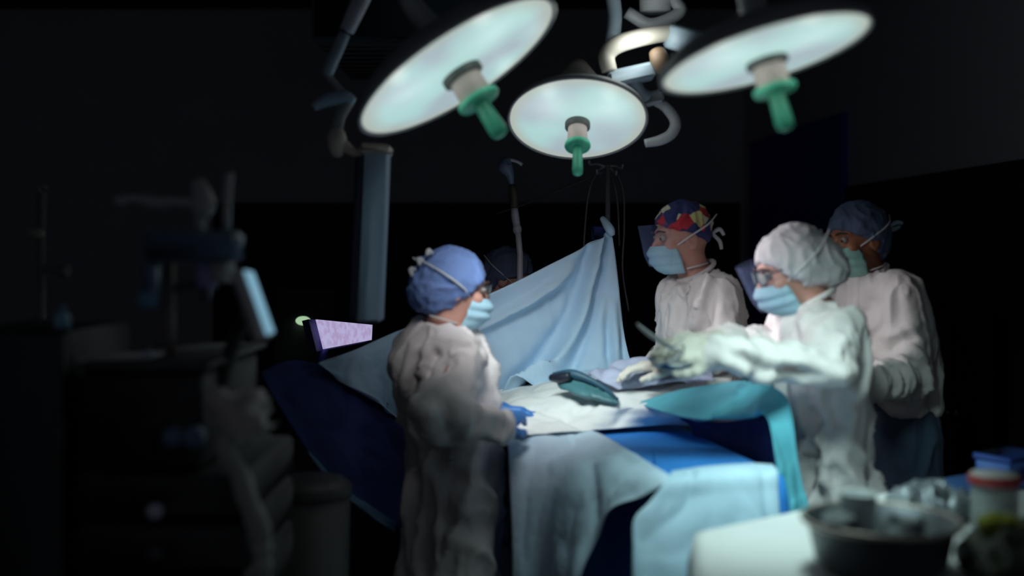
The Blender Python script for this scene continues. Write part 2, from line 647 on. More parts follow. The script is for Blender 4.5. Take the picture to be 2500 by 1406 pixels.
def surgical_lamp(label, uv, Y, R, major, ratio, beams, hs=1.0, hl=1.0, arm_top=None):
    """uv: picture point of the disc centre; major: direction of the long axis in the picture; ratio: short/long axis."""
    c = P(uv[0], uv[1], Y)
    view = nrm(c - np.array([0, 0, CAM_Z]))
    right = nrm(np.cross(view, [0, 0, 1]))
    upv = np.cross(right, view)
    mj = nrm(right * major[0] - upv * major[1])
    mn = nrm(np.cross(view, mj))
    if mn[2] > 0:
        mn = -mn
    n = nrm(-view * ratio + mn * math.sqrt(1 - ratio ** 2))          # where the lamp shines
    t = thing('surgical_lamp', label, 'surgical lamp', c, 'surgical lamps over the table')
    MB().lathe([(0, -0.11 * R / 0.3), (0.05, -0.11 * R / 0.3), (R * 0.45, -0.095 * R / 0.3), (R * 0.85, -0.055 * R / 0.3), (R * 1.02, -0.012), (R * 1.03, 0.004), (R * 1.0, 0.008), (R * 0.985, 0.0)],
               c, n, 64).build('housing', M_HOUSING, t)
    prof = [(R * 0.985 * q, 0.002 + 0.014 * (1 - q * q)) for q in np.linspace(0, 1, 14)]
    fc = MB().lathe(prof, c, n, 64).build('light_cover', face_mat('lamp_glass', 0), t)
    at = fc.data.attributes.new('ring', 'FLOAT', 'POINT')
    at.data.foreach_set('value', np.repeat(np.linspace(0, 1, 14), 64).astype(np.float32))
    k = R / 0.3 * hs
    kl = R / 0.3 * hl
    MB().lathe([(0.058 * k, 0.010), (0.058 * k, 0.030 * kl), (0.045 * k, 0.034 * kl), (0, 0.034 * kl)], c, n, 32).build('hub', M_HUB, t)
    MB().lathe([(0.044 * k, 0.03 * kl), (0.046 * k, 0.085 * kl), (0.03 * k, 0.092 * kl), (0, 0.092 * kl)], c, n, 32).build('neck', M_NECK, t)
    MB().lathe([(0.02 * k, 0.088 * kl), (0.058 * k, 0.090 * kl), (0.060 * k, 0.100 * kl), (0.056 * k, 0.106 * kl), (0.022 * k, 0.108 * kl), (0, 0.108 * kl)], c, n, 32).build('flange', M_GREEN, t)
    MB().lathe([(0.021 * k, 0.105 * kl), (0.023 * k, 0.14 * kl), (0.025 * k, 0.185 * kl), (0.022 * k, 0.20 * kl), (0.012 * k, 0.205 * kl), (0, 0.206 * kl)], c, n, 24).build('handle', M_GREEN, t)
    if arm_top is not None:
        b0 = c - n * 0.10 * R / 0.3
        MB().tube([b0, b0 - n * 0.12 + up3 * 0.05, (b0 + np.asarray(arm_top)) / 2 + up3 * 0.12, np.asarray(arm_top)], [0.03, 0.028, 0.026, 0.028], 14, 8).build('arm', M_ARM, t)
    inp = nrm(np.cross(n, np.cross([0.0, -1.0, -0.25], n)))             # in the disc plane, towards the room
    for q in (-0.9, 0.9):  # added point lights off the disc, brighten the neck and handle
        gd = bpy.data.lights.new('lamp_neck_fill', 'POINT')
        gd.energy, gd.color, gd.shadow_soft_size = 0.13, (1.0, 0.95, 0.92), 0.03
        go = bpy.data.objects.new('lamp_neck_fill', gd)
        COL.objects.link(go)
        go.parent = t
        go.location = (inp * math.cos(q) + np.cross(n, inp) * math.sin(q)) * R * 0.6 + n * 0.09
    for tg, en, colr, ang in beams:
        ld = bpy.data.lights.new('lamp_beam', 'SPOT')
        ld.energy, ld.color = en, colr
        ld.spot_size, ld.spot_blend = math.radians(ang), 1.0
        ld.shadow_soft_size = R * 0.6
        lo = bpy.data.objects.new('lamp_beam', ld)
        COL.objects.link(lo)
        pos = c + n * 0.225 * kl
        lo.parent = t
        lo.location = pos - c
        lo.rotation_euler = Vector(np.asarray(tg, float) - pos).to_track_quat('-Z', 'Y').to_euler()
    return t, c, n


up3 = np.array([0, 0, 1.0])
MOUNT = P(1600, 60, 3.75)
surgical_lamp('large tilted surgical lamp at the upper left, green handle pointing down and right', (1118, 166), 3.0, 0.297, (460, -300), 0.30,
              [(P(1390, 915, 3.8), 23.0, COOL, 46), (P(1370, 905, 3.8), 29.0, WARM, 72), (P(2065, 850, 3.62), 29.0, WARM, 40)], 1.0, 1.08, MOUNT + np.array([-0.12, 0.1, 0.45]))
lamp2, l2c, l2n = surgical_lamp('small round surgical lamp in the middle, turned towards the room', (1410, 292), 3.9, 0.235, (1, 0.0), 0.58,
              [(P(2040, 800, 3.4), 16.0, WARM, 50), (P(2040, 800, 3.4), 10.0, WARM, 66)], 0.95, 1.4, None)
surgical_lamp('large surgical lamp at the upper right, seen nearly edge on with green handle below', (1867, 132), 2.5, 0.231, (500, -140), 0.25,
              [(P(1950, 1040, 3.08), 27.0, (0.72, 1.0, 0.95), 72), (np.array([0.53, 2.56, 0.92]), 28.0, (0.72, 1.0, 0.96), 84)], 1.05, 1.12, MOUNT + np.array([0.12, 0.05, 0.35]))

MB().lathe([(0.115, -0.075), (0.095, -0.13), (0.055, -0.20), (0.035, -0.235), (0, -0.24)], l2c, l2n, 40).build('rear_cover', mat('lamp_rear_grey', (0.30, 0.29, 0.28), 0.5), lamp2)
ul = bpy.data.lights.new('mount_fill', 'POINT')                   # added light beside the middle lamp, brightens mount and rear cover
ul.energy, ul.color, ul.shadow_soft_size = 1.1, (0.95, 1.0, 0.95), 0.08
ulo = bpy.data.objects.new('mount_fill', ul)
COL.objects.link(ulo)
ulo.parent = lamp2
ulo.location = (0.20, -0.16, 0.24)

# the ceiling mount that carries the lamps, with its cream swivel arm and grey yoke
t = thing('lamp_mount', 'grey and cream jointed ceiling mount between the surgical lamps', 'lamp mount', P(1575, 110, 3.9))
M_CREAM = mat('mount_cream', (0.82, 0.78, 0.68), 0.45, var=0.03)
M_BLUEGREY = mat('mount_blue_grey', (0.38, 0.50, 0.60), 0.4, var=0.03)
MB().tube([P(1600, 40, 3.95) + up3 * 1.6, P(1600, 40, 3.95) + up3 * 0.4, P(1600, 30, 3.95)], 0.055, 20, 1).build('spindle', M_ARM, t)
MB().lathe([(0, 0), (0.16, 0), (0.16, 0.03), (0.06, 0.09), (0, 0.09)], [*P(1600, 40, 3.95)[:2], CEIL_Z], (0, 0, -1)).build('ceiling_plate', M_ARM, t)
MB().tube([P(1488, 175, 3.8), P(1482, 135, 3.8), P(1510, 108, 3.8), P(1580, 88, 3.82), P(1650, 78, 3.85)], [0.026, 0.028, 0.03, 0.03, 0.028], 16, 8).build('swivel_arm', M_CREAM, t)
MB().lathe([(0, -0.04), (0.055, -0.04), (0.062, -0.03), (0.062, 0.03), (0.055, 0.04), (0, 0.04)], P(1668, 95, 3.85), (0.2, -0.3, 1)).build('joint', M_BLUEGREY, t)
MB().box(P(1540, 185, 3.82), (0.16, 0.09, 0.055), [nrm((1, 0, 0.22)), (0, 1, 0), nrm((-0.22, 0, 1))], 0.012).build('joint_box', M_BLUEGREY, t)
MB().tube([P(1490, -40, 3.9), P(1500, 30, 3.9), P(1496, 100, 3.86)], 0.026, 14, 4).build('side_strut', M_BLUEGREY, t)
MB().tube([P(1530, 30, 3.92), P(1590, 60, 3.92), P(1660, 30, 3.92), P(1650, 0, 3.92), P(1650, -50, 3.92)], 0.022, 14, 5).build('side_strut', M_ARM, t)
MB().lathe([(0, -0.03), (0.028, -0.03), (0.032, 0), (0.022, 0.045), (0, 0.05)], P(1610, 145, 3.78), (0.2, -0.5, -1)).build('knob', mat('knob_brown', (0.30, 0.20, 0.13), 0.5), t)
MB().tube([P(1545, 195, 3.82), P(1560, 225, 3.85), P(1585, 240, 3.9)], 0.024, 12, 4).build('drop_link', M_BLUEGREY, t)
MB().box(P(1583, 243, 3.9), (0.10, 0.07, 0.045), [nrm((1, 0, 0.25)), (0, 1, 0), nrm((-0.25, 0, 1))], 0.012).build('yoke_block', M_ARM, lamp2)
MB().tube([P(1595, 245, 3.9), P(1625, 262, 3.9), P(1648, 295, 3.9), P(1640, 325, 3.9), P(1612, 342, 3.9), P(1575, 350, 3.9)], [0.015, 0.018, 0.019, 0.019, 0.018, 0.014], 14, 8).build('yoke', M_ARM, lamp2)

# ------------------------------------------------------------------ operating table and its drapes
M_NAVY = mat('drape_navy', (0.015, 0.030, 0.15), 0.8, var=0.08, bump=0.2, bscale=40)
M_MIDBLUE = mat('drape_mid_blue', (0.022, 0.24, 0.72), 0.75, var=0.06, bump=0.15, bscale=40)
M_SKY = mat('drape_sky_blue', (0.50, 0.70, 0.88), 0.85, var=0.05, bump=0.2, bscale=40)
M_PALE = mat('drape_pale_blue', (0.56, 0.73, 0.87), 0.85, var=0.05, bump=0.25, bscale=40)
M_LIGHT = mat('drape_light_blue_sheet', (0.48, 0.68, 0.82), 0.7, var=0.05, bump=0.15, bscale=30)
M_CYAN = mat('drape_cyan', (0.12, 0.50, 0.62), 0.8, var=0.05, bump=0.2, bscale=40)
M_WHITE = mat('drape_white', (0.80, 0.82, 0.82), 0.85, var=0.04, bump=0.25, bscale=50)
M_LILAC = mat('towel_lilac', (0.46, 0.50, 0.68), 0.9, var=0.08, bump=0.3, bscale=50)


def skirted(name, poly, z, hem, m, parent=None, flare=0.05, amp=0.02, nf=26, per=44, seed=0, rnd=0.03, solid=0.004, base=None, sag=0.0):
    """A sheet lying on a flat top (corner polygon, counter-clockwise) with its sides hanging down in soft folds."""
    poly = np.array(poly, float)
    cen = poly.mean(axis=0)
    ring, nor = [], []
    m_ = len(poly)
    for i in range(m_):
        a, b, c = poly[i - 1], poly[i], poly[(i + 1) % m_]
        d0, d1 = nrm(b - a), nrm(c - b)
        n0, n1 = np.array([d0[1], -d0[0]]), np.array([d1[1], -d1[0]])
        for t in np.linspace(0, 1, 8):                                 # rounded corner
            nn = nrm(n0 * (1 - t) + n1 * t)
            ring.append(b - nrm(n0 + n1) * rnd * 1.3 + nn * rnd)
            nor.append(nn)
        te = 1.3 * rnd / np.linalg.norm(c - b)
        for t in np.linspace(te, 1 - te, per):
            ring.append(b * (1 - t) + c * t)
            nor.append(n1)
    ring, nor = np.array(ring), np.array(nor)
    N = len(ring)
    rows = []
    for q in (0.02, 0.3, 0.6, 0.85, 0.97):
        rows.append(np.column_stack([cen + (ring - cen) * q, np.full(N, z - sag * (1 - q))]))
    rows.append(np.column_stack([ring + nor * 0.002, np.full(N, z - 0.004)]))
    per_l = np.linspace(0, 2 * np.pi, N, endpoint=False)
    ph = np.cumsum(np.linalg.norm(np.diff(np.vstack([ring, ring[:1]]), axis=0), axis=1))
    hz = np.linspace(0, 1, 16)[1:]
    for q in hz:
        zz = z - 0.004 - (z - hem) * q
        pn = vnoise(np.column_stack([ph * nf / 4, np.full(N, q * 1.2), np.zeros(N)]), seed) - 0.4
        off = 0.012 + flare * q + amp * 2.2 * pn * min(1.0, q * 2.2 + 0.1)
        rows.append(np.column_stack([ring + nor * off[:, None], np.full(N, zz)]))
    R = len(rows)
    fs = grid_faces(R, N, True)
    fs.append(tuple(range(N - 1, -1, -1)))
    return MB().add(np.concatenate(rows), [f[::-1] for f in fs]).build(name, m, parent, True, solid, base, 1.0)


TF_L, TF_R, TB_R, TB_L = (0.372, 2.79), (0.690, 2.88), (0.49, 4.05), (0.12, 4.05)
tc_ = np.mean([TF_L, TF_R, TB_R, TB_L], axis=0)
tb = thing('operating_table', 'steel operating table standing under the blue drapes', 'operating table', (tc_[0], tc_[1], 0))
tax = [nrm((0.13, -1, 0)), nrm((1, 0.13, 0)), (0, 0, 1)]
MB().box((tc_[0], tc_[1], 0.05), (0.8, 0.4, 0.1), tax, 0.02).build('base', M_HOUSING, tb)
MB().box((tc_[0], tc_[1], 0.46), (0.24, 0.22, 0.74), tax, 0.02).build('column', M_HOUSING, tb)
MB().box((tc_[0], tc_[1], 0.85), (1.20, 0.24, 0.05), tax, 0.01).build('table_top', M_HOUSING, tb)
MB().box((tc_[0], tc_[1], 0.91), (1.18, 0.23, 0.07), tax, 0.025).build('mattress', mat('mattress_black', (0.03, 0.03, 0.035), 0.6), tb)

tag(skirted('table_drape', [TF_L, TF_R, TB_R, TB_L], 0.985, 0.10, M_MIDBLUE, flare=0.03, amp=0.012, seed=4), 'mid blue drape over the foot end of the operating table, flat blue top showing', 'surgical drape', 'drapes of the operating table')

# white sheet over the patient, up to the drape screen
tag(cloth('patient_sheet', [
    [P(1205, 952, 4.16), P(1300, 938, 4.16), P(1420, 925, 4.12), P(1540, 912, 4.08), P(1660, 905, 4.0), P(1790, 908, 3.85)],
    [P(1212, 985, 3.92), P(1310, 962, 3.85), P(1430, 945, 3.8), P(1550, 935, 3.75), P(1660, 930, 3.7), P(1785, 940, 3.6)],
    [P(1225, 1015, 3.72), P(1330, 995, 3.66), P(1440, 985, 3.62), P(1560, 980, 3.55), P(1670, 985, 3.5), P(1780, 985, 3.42)],
    [P(1236, 1045, 3.56), P(1340, 1030, 3.55), P(1430, 1025, 3.55), P(1540, 1015, 3.55), P(1640, 1018, 3.5), P(1750, 1020, 3.4)],
    [P(1240, 1068, 3.46), P(1345, 1056, 3.46), P(1432, 1052, 3.50), P(1540, 1043, 3.56), P(1640, 1036, 3.60), P(1712, 1040, 3.60)]],
    M_WHITE, amp=0.022, sc=(7, 10, 6), seed=5, kr=12, kc=12), 'white wrinkled sheet over the patient, brightly lit in front of the drape screen', 'surgical drape', 'drapes of the operating table')

# pale side drape towards the nurse
tag(cloth('side_drape', [
    [P(1232, 1030, 3.68), P(1330, 1030, 3.66), P(1434, 1046, 3.535), P(1536, 1100, 3.145), P(1634, 1160, 2.82)],
    [P(1240, 1085, 3.40), P(1330, 1092, 3.36), P(1420, 1112, 3.24), P(1520, 1140, 3.00), P(1622, 1180, 2.775)],
    [P(1243, 1160, 3.33), P(1325, 1170, 3.27), P(1405, 1185, 3.13), P(1480, 1195, 2.97), P(1570, 1212, 2.80)],
    [P(1247, 1240, 3.30), P(1322, 1245, 3.23), P(1395, 1255, 3.10), P(1455, 1255, 2.97), P(1492, 1240, 2.88)],
    [P(1250, 1320, 3.28), P(1318, 1322, 3.21), P(1385, 1325, 3.08), P(1430, 1325, 2.98), P(1458, 1312, 2.92)],
    [P(1252, 1410, 3.26), P(1312, 1412, 3.19), P(1370, 1414, 3.06), P(1400, 1412, 2.98), P(1415, 1408, 2.93)],
    [P(1254, 1600, 3.24), P(1305, 1600, 3.17), P(1345, 1600, 3.04), P(1365, 1600, 2.98), P(1375, 1600, 2.94)],
    [P(1256, 1840, 3.24), P(1300, 1840, 3.16), P(1330, 1850, 3.02), P(1345, 1850, 2.98), P(1350, 1850, 2.95)]],
    M_PALE, amp=0.022, sc=(8, 8, 2.0), seed=8, kr=8, kc=14), 'pale blue drape hanging in folds at the near left side of the operating table', 'surgical drape', 'drapes of the operating table')

# light sheet over the foot end
tag(cloth('foot_sheet', [
    [P(1640, 1150, 2.86), P(1690, 1143, 2.89), P(1760, 1136, 2.93), P(1830, 1132, 2.95), P(1886, 1134, 2.95)],
    [P(1628, 1170, 2.775), P(1690, 1165, 2.79), P(1760, 1160, 2.82), P(1830, 1156, 2.845), P(1898, 1152, 2.865)],
    [P(1585, 1225, 2.74), P(1665, 1220, 2.765), P(1750, 1212, 2.79), P(1830, 1205, 2.82), P(1900, 1200, 2.845)],
    [P(1548, 1268, 2.71), P(1650, 1275, 2.74), P(1745, 1272, 2.765), P(1830, 1262, 2.80), P(1903, 1255, 2.83)],
    [P(1545, 1340, 2.69), P(1648, 1345, 2.72), P(1745, 1342, 2.75), P(1832, 1335, 2.785), P(1906, 1330, 2.82)],
    [P(1543, 1420, 2.68), P(1645, 1425, 2.70), P(1745, 1422, 2.735), P(1834, 1415, 2.775), P(1908, 1410, 2.815)],
    [P(1541, 1700, 2.66), P(1645, 1700, 2.68), P(1745, 1700, 2.72), P(1836, 1700, 2.765), P(1912, 1700, 2.81)],
    [P(1540, 2080, 2.66), P(1645, 2080, 2.68), P(1745, 2080, 2.72), P(1836, 2080, 2.765), P(1914, 2080, 2.81)]],
    M_LIGHT, amp=0.014, sc=(8, 8, 3), seed=12, kr=8, kc=12), 'light blue sheet hanging over the foot end of the operating table', 'surgical drape', 'drapes of the operating table')

# cyan drape: a tongue over the patient and a fall on the far side
tag(cloth('cyan_drape', [
    [P(1556, 984, 3.58), P(1600, 1000, 3.46), P(1650, 1014, 3.35), P(1705, 1022, 3.28)],
    [P(1625, 962, 3.55), P(1660, 985, 3.42), P(1700, 1005, 3.32), P(1745, 1024, 3.25)],
    [P(1720, 942, 3.48), P(1740, 972, 3.36), P(1770, 1000, 3.26), P(1800, 1024, 3.2)],
    [P(1800, 930, 3.38), P(1812, 962, 3.28), P(1830, 992, 3.2), P(1848, 1018, 3.14)],
    [P(1868, 938, 3.22), P(1862, 962, 3.18), P(1860, 988, 3.13), P(1862, 1012, 3.09)],
    [P(1915, 965, 3.08), P(1905, 990, 3.07), P(1890, 1012, 3.05), P(1878, 1030, 3.03)],
    [P(1936, 1030, 3.03), P(1922, 1050, 3.02), P(1904, 1068, 3.0), P(1888, 1080, 2.98)],
    [P(1948, 1120, 3.02), P(1932, 1135, 3.0), P(1914, 1148, 2.98), P(1898, 1150, 2.96)],
    [P(1962, 1190, 3.01), P(1944, 1205, 2.99), P(1925, 1212, 2.97), P(1908, 1215, 2.95)],
    [P(1976, 1250, 3.0), P(1955, 1260, 2.98), P(1935, 1265, 2.96), P(1918, 1268, 2.94)],
    [P(1990, 1500, 2.99), P(1965, 1500, 2.97), P(1942, 1500, 2.95), P(1925, 1500, 2.93)]],
    M_CYAN, amp=0.022, sc=(9, 9, 5), seed=15, kr=8, kc=10), 'cyan drape lying over the patient and falling beside the white-gowned surgeon', 'surgical drape', 'drapes of the operating table')
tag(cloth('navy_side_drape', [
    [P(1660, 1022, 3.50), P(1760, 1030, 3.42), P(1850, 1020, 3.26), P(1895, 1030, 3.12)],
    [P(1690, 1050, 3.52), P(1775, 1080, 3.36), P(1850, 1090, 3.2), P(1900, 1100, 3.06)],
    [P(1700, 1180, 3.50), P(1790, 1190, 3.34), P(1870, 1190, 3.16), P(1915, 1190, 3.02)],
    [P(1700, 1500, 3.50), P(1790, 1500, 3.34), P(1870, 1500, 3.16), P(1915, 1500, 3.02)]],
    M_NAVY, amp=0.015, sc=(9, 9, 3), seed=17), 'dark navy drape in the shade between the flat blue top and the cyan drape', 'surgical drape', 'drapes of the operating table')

# lilac towels and the open field under the surgeon's hands
tag(cloth('surgical_towel', [
    [P(1420, 915, 3.95), P(1490, 905, 3.95), P(1560, 895, 3.9), P(1640, 893, 3.85), P(1720, 900, 3.75)],
    [P(1440, 915, 3.80), P(1500, 893, 3.78), P(1570, 880, 3.75), P(1650, 880, 3.7), P(1735, 905, 3.6)],
    [P(1470, 932, 3.68), P(1530, 918, 3.65), P(1600, 905, 3.62), P(1670, 905, 3.58), P(1740, 918, 3.52)],
    [P(1510, 950, 3.64), P(1560, 945, 3.62), P(1620, 935, 3.58), P(1680, 928, 3.52), P(1745, 930, 3.48)]],
    M_LILAC, amp=0.04, sc=(12, 12, 9), seed=19), 'crumpled lilac towel bunched under the gloved hands of the surgeon', 'towel')
kd = MB()  # dark bowl standing in for the open hollow in the towel
kc_ = P(1652, 890, 3.52)
kd.lathe([(0, -0.012), (0.06, -0.012), (0.075, 0.0), (0.088, 0.018), (0.092, 0.020), (0.086, 0.022), (0.07, 0.004), (0, -0.004)], (0, 0, 0), (0, 0, 1), 40)
v = np.concatenate(kd.v)
v = v * np.array([1.0, 0.55, 1.0])
v[:, 1] -= 0.35 * (v[:, 0] ** 2) * 8 * 0.12
kb = MB()
kb.add(v + kc_, kd.f)
tag(kb.build('hollow_bowl', mat('hollow_dark', (0.02, 0.03, 0.09), 0.3), solid=0), 'dark oval dish in the lilac towel below the surgeon\'s forearm', 'dish')

# long teal instrument pouch lying on the white sheet
tp = thing('instrument_pouch', 'long dark teal pouch with a black clip lying on the white sheet', 'instrument pouch', P(1430, 960, 3.66))
cloth('pouch', [
    [P(1352, 918, 3.72), P(1358, 928, 3.70), P(1366, 940, 3.68), P(1372, 948, 3.67)],
    [P(1395, 915, 3.70), P(1396, 933, 3.66), P(1400, 950, 3.62), P(1404, 962, 3.60)],
    [P(1440, 930, 3.66), P(1440, 948, 3.62), P(1442, 962, 3.58), P(1446, 972, 3.57)],
    [P(1478, 952, 3.62), P(1478, 962, 3.59), P(1478, 972, 3.56), P(1480, 979, 3.55)],
    [P(1508, 976, 3.56), P(1508, 979, 3.55), P(1508, 982, 3.54), P(1509, 985, 3.54)]],
    mat('pouch_teal', (0.07, 0.20, 0.23), 0.4, var=0.15), tp, amp=0.008, sc=(20, 20, 20), seed=22, solid=0.012)
MB().tube([P(1352, 916, 3.70), P(1395, 913, 3.66), P(1440, 928, 3.63), P(1480, 951, 3.59), P(1508, 975, 3.54)], [0.010, 0.016, 0.011, 0.008, 0.004], 10, 6).build('edge_roll', mat('pouch_edge', (0.02, 0.08, 0.13), 0.5), tp)
MB().tube([P(1346, 922, 3.70), P(1372, 922, 3.66), P(1392, 918, 3.64)], [0.012, 0.018, 0.014], 10, 5).build('clip', mat('clip_black', (0.015, 0.02, 0.035), 0.4), tp)

# blue drape screen
scr = [
    [P(776, 886, 3.82), P(860, 856, 3.90), P(955, 815, 3.98), P(1200, 716, 4.14), P(1350, 642, 4.24), P(1440, 596, 4.29), P(1494, 562, 4.32)],
    [P(780, 890, 3.82), P(868, 880, 3.91), P(962, 862, 4.00), P(1201, 775, 4.16), P(1355, 712, 4.26), P(1446, 670, 4.30), P(1504, 640, 4.32)],
    [P(790, 897, 3.83), P(878, 910, 3.93), P(972, 912, 4.02), P(1203, 840, 4.16), P(1362, 785, 4.25), P(1454, 755, 4.29), P(1514, 725, 4.31)],
    [P(800, 905, 3.84), P(890, 938, 3.95), P(985, 965, 4.04), P(1206, 895, 4.16), P(1370, 850, 4.24), P(1463, 825, 4.27), P(1525, 808, 4.29)],
    [P(812, 916, 3.86), P(905, 962, 3.97), P(1000, 1010, 4.06), P(1210, 935, 4.15), P(1380, 900, 4.20), P(1470, 880, 4.23), P(1536, 870, 4.25)],
    [P(824, 928, 3.88), P(925, 985, 3.99), P(1030, 1040, 4.08), P(1214, 962, 4.12), P(1392, 928, 4.12), P(1478, 915, 4.13), P(1546, 900, 4.15)]]


def screen_folds(s, t):
    tc = 0.89 - 0.37 * s
    d = 0.075 * np.exp(-((t - tc + 0.045) / 0.035) ** 2) * (0.4 + 0.6 * s)           # the long slanting fold
    d -= 0.075 * np.exp(-((t - tc - 0.02) / 0.03) ** 2) * (0.4 + 0.6 * s)
    d += 0.035 * np.exp(-((t - tc - 0.085) / 0.03) ** 2)
    sc_ = 0.12 + 0.55 * (0.70 - t)
    d -= 0.052 * np.exp(-((s - sc_) / 0.035) ** 2) * np.clip((t - 0.42) / 0.1, 0, 1) * np.clip((0.76 - t) / 0.1, 0, 1)
    d += 0.025 * np.exp(-((s - sc_ - 0.10) / 0.06) ** 2) * np.clip((t - 0.42) / 0.1, 0, 1) * np.clip((0.76 - t) / 0.1, 0, 1)
    d += 0.018 * np.sin(62 * t + 5 * s) * np.clip((t - 0.80) / 0.06, 0, 1) * np.clip((s - 0.35) / 0.3, 0, 1)
    return d


tag(cloth('drape_screen', scr, M_SKY, amp=0.030, sc=(6, 6, 6), seed=27, kr=10, kc=14, extra=screen_folds),
    'large sky blue drape stretched up from the left to the pole above the patient', 'drape screen')
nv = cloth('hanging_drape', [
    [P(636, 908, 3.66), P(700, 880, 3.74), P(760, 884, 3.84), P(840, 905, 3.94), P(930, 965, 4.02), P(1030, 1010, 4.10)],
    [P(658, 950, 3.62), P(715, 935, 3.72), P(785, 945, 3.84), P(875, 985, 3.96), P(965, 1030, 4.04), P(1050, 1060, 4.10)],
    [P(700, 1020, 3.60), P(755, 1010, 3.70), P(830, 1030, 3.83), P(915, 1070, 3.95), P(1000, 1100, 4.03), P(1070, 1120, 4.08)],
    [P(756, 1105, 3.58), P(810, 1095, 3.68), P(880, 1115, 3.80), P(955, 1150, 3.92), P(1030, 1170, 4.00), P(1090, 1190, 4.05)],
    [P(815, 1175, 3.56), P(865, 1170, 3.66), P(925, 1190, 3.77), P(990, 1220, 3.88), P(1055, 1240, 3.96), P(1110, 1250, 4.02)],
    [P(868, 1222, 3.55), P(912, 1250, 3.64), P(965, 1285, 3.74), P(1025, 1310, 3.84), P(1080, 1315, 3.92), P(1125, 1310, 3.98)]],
    M_NAVY, amp=0.03, sc=(7, 7, 5), seed=29, kr=10, kc=10)  # left flap of the screen, its shade put into the navy colour
tag(nv, 'navy drape, shade put into its dark colour, hanging in a curve below the left end of the blue screen', 'drape')
cloth('hem', [
    [P(752, 1098, 3.56), P(812, 1165, 3.54), P(866, 1210, 3.535), P(912, 1240, 3.625), P(966, 1275, 3.725)],
    [P(754, 1108, 3.555), P(810, 1180, 3.535), P(866, 1230, 3.53), P(908, 1262, 3.62), P(964, 1300, 3.72)]],
    mat('hem_sky', (0.22, 0.42, 0.60), 0.8), nv, amp=0.006, sc=(9, 9, 9), seed=30)
M_STAND = mat('stand_dim_grey', (0.16, 0.165, 0.19), 0.4)
sd = thing('drape_stand', 'thin grey pole stand holding the upper corner of the blue drape, cables at its top', 'stand', (*P(1484, 560, 4.40)[:2], 0))
px_, py_ = P(1484, 560, 4.40)[:2]
MB().tube([(px_, py_, 0.04), (px_, py_, 1.2), (px_, py_, P(1478, 405, 4.40)[2])], 0.010, 10, 1).build('pole', M_STAND, sd)
fb = MB()
for a in range(5):
    q = a * 2 * math.pi / 5
    fb.tube([(px_, py_, 0.10), (px_ + 0.16 * math.cos(q), py_ + 0.16 * math.sin(q), 0.06), (px_ + 0.27 * math.cos(q), py_ + 0.27 * math.sin(q), 0.03)], [0.018, 0.014, 0.014], 8, 3)
fb.build('base', M_STAND, sd)
top = P(1478, 412, 4.40)
for du, dv in ((-38, -12), (40, -2), (-20, 10), (26, 14)):
    MB().tube([top + up3 * 0.01, P(1478 + du * 0.6, 412 + dv * 0.5 - 6, 4.40), P(1478 + du, 412 + dv, 4.38), P(1478 + du * 1.05, 412 + dv - 10, 4.37)], 0.0055, 8, 4).build('hook', M_STAND, sd)
M_CABLE = mat('cable_grey', (0.09, 0.09, 0.10), 0.6)
for pts in ([(1478, 415), (1452, 430), (1436, 480), (1428, 560), (1425, 620)], [(1480, 410), (1506, 425), (1522, 470), (1524, 560), (1520, 660), (1535, 760)],
            [(1480, 414), (1497, 440), (1508, 500), (1512, 600)]):
    MB().tube([P(u, v_, 4.42 + 0.01 * i) for i, (u, v_) in enumerate(pts)], 0.004, 6, 6).build('cable', M_CABLE, sd)
MB().tube([P(1472, 420, 4.42), P(1400, 450, 4.5), P(1300, 492, 4.6), P(1212, 522, 4.7)], 0.004, 6, 6).build('infusion_line', M_CABLE, sd)
MB().tube([P(1470, 532, 4.36), P(1480, 546, 4.34), P(1490, 562, 4.32), P(1496, 575, 4.32)], [0.010, 0.016, 0.018, 0.01], 10, 4).build('drape_tie', M_SKY, sd)
MB().box(P(1464, 570, 4.38), (0.06, 0.03, 0.055), None, 0.01).build('clamp', M_NAVY, sd)
# ------------------------------------------------------------------ shared materials
M_GOWN = mat('gown_cloth', (0.75, 0.71, 0.71), 0.85, var=0.06, bump=0.35, bscale=20, bdist=0.02)
M_SKIN = mat('skin_light', (0.58, 0.30, 0.24), 0.5, var=0.10, scale=30, sss=0.1)
M_SKIN_TAN = mat('skin_tan', (0.36, 0.15, 0.08), 0.5, var=0.10, scale=30, sss=0.1)
M_MASK_BLUE = mat('mask_blue', (0.36, 0.58, 0.70), 0.8, var=0.05, bump=0.15, bscale=90)
M_MASK_MINT = mat('mask_mint', (0.34, 0.66, 0.58), 0.8, var=0.05, bump=0.15, bscale=90)
M_CAP_BLUE = mat('cap_blue', (0.16, 0.26, 0.56), 0.8, var=0.2, bump=0.4, bscale=50)
M_CAP_WHITE = mat('cap_white', (0.62, 0.60, 0.64), 0.85, var=0.06, bump=0.3, bscale=50)
M_CAP_NAVY = mat('cap_navy', (0.10, 0.14, 0.24), 0.8, var=0.25, bump=0.3, bscale=50)
M_STRAP = mat('strap_white', (0.62, 0.64, 0.66), 0.8, var=0.03)
M_GLOVE_WHITE = mat('glove_latex', (0.76, 0.72, 0.64), 0.45, var=0.05)
M_GLOVE_BLUE = mat('glove_blue', (0.05, 0.20, 0.55), 0.45, var=0.05)
M_EYE = mat('eye_white', (0.34, 0.31, 0.29), 0.2, var=0.02)
M_IRIS = mat('eye_brown', (0.04, 0.02, 0.015), 0.2, var=0.02)
M_BROW = mat('brow_brown', (0.05, 0.03, 0.02), 0.8)
M_VISOR = clear_mat('visor_clear', (0.30, 0.36, 0.70), 0.965)
M_GLASS = clear_mat('spectacle_clear', (0.6, 0.75, 0.7), 0.75)
M_FRAME = mat('spectacle_dark', (0.05, 0.05, 0.06), 0.4)
M_SCRUB = mat('scrub_navy', (0.06, 0.10, 0.16), 0.9, var=0.15)
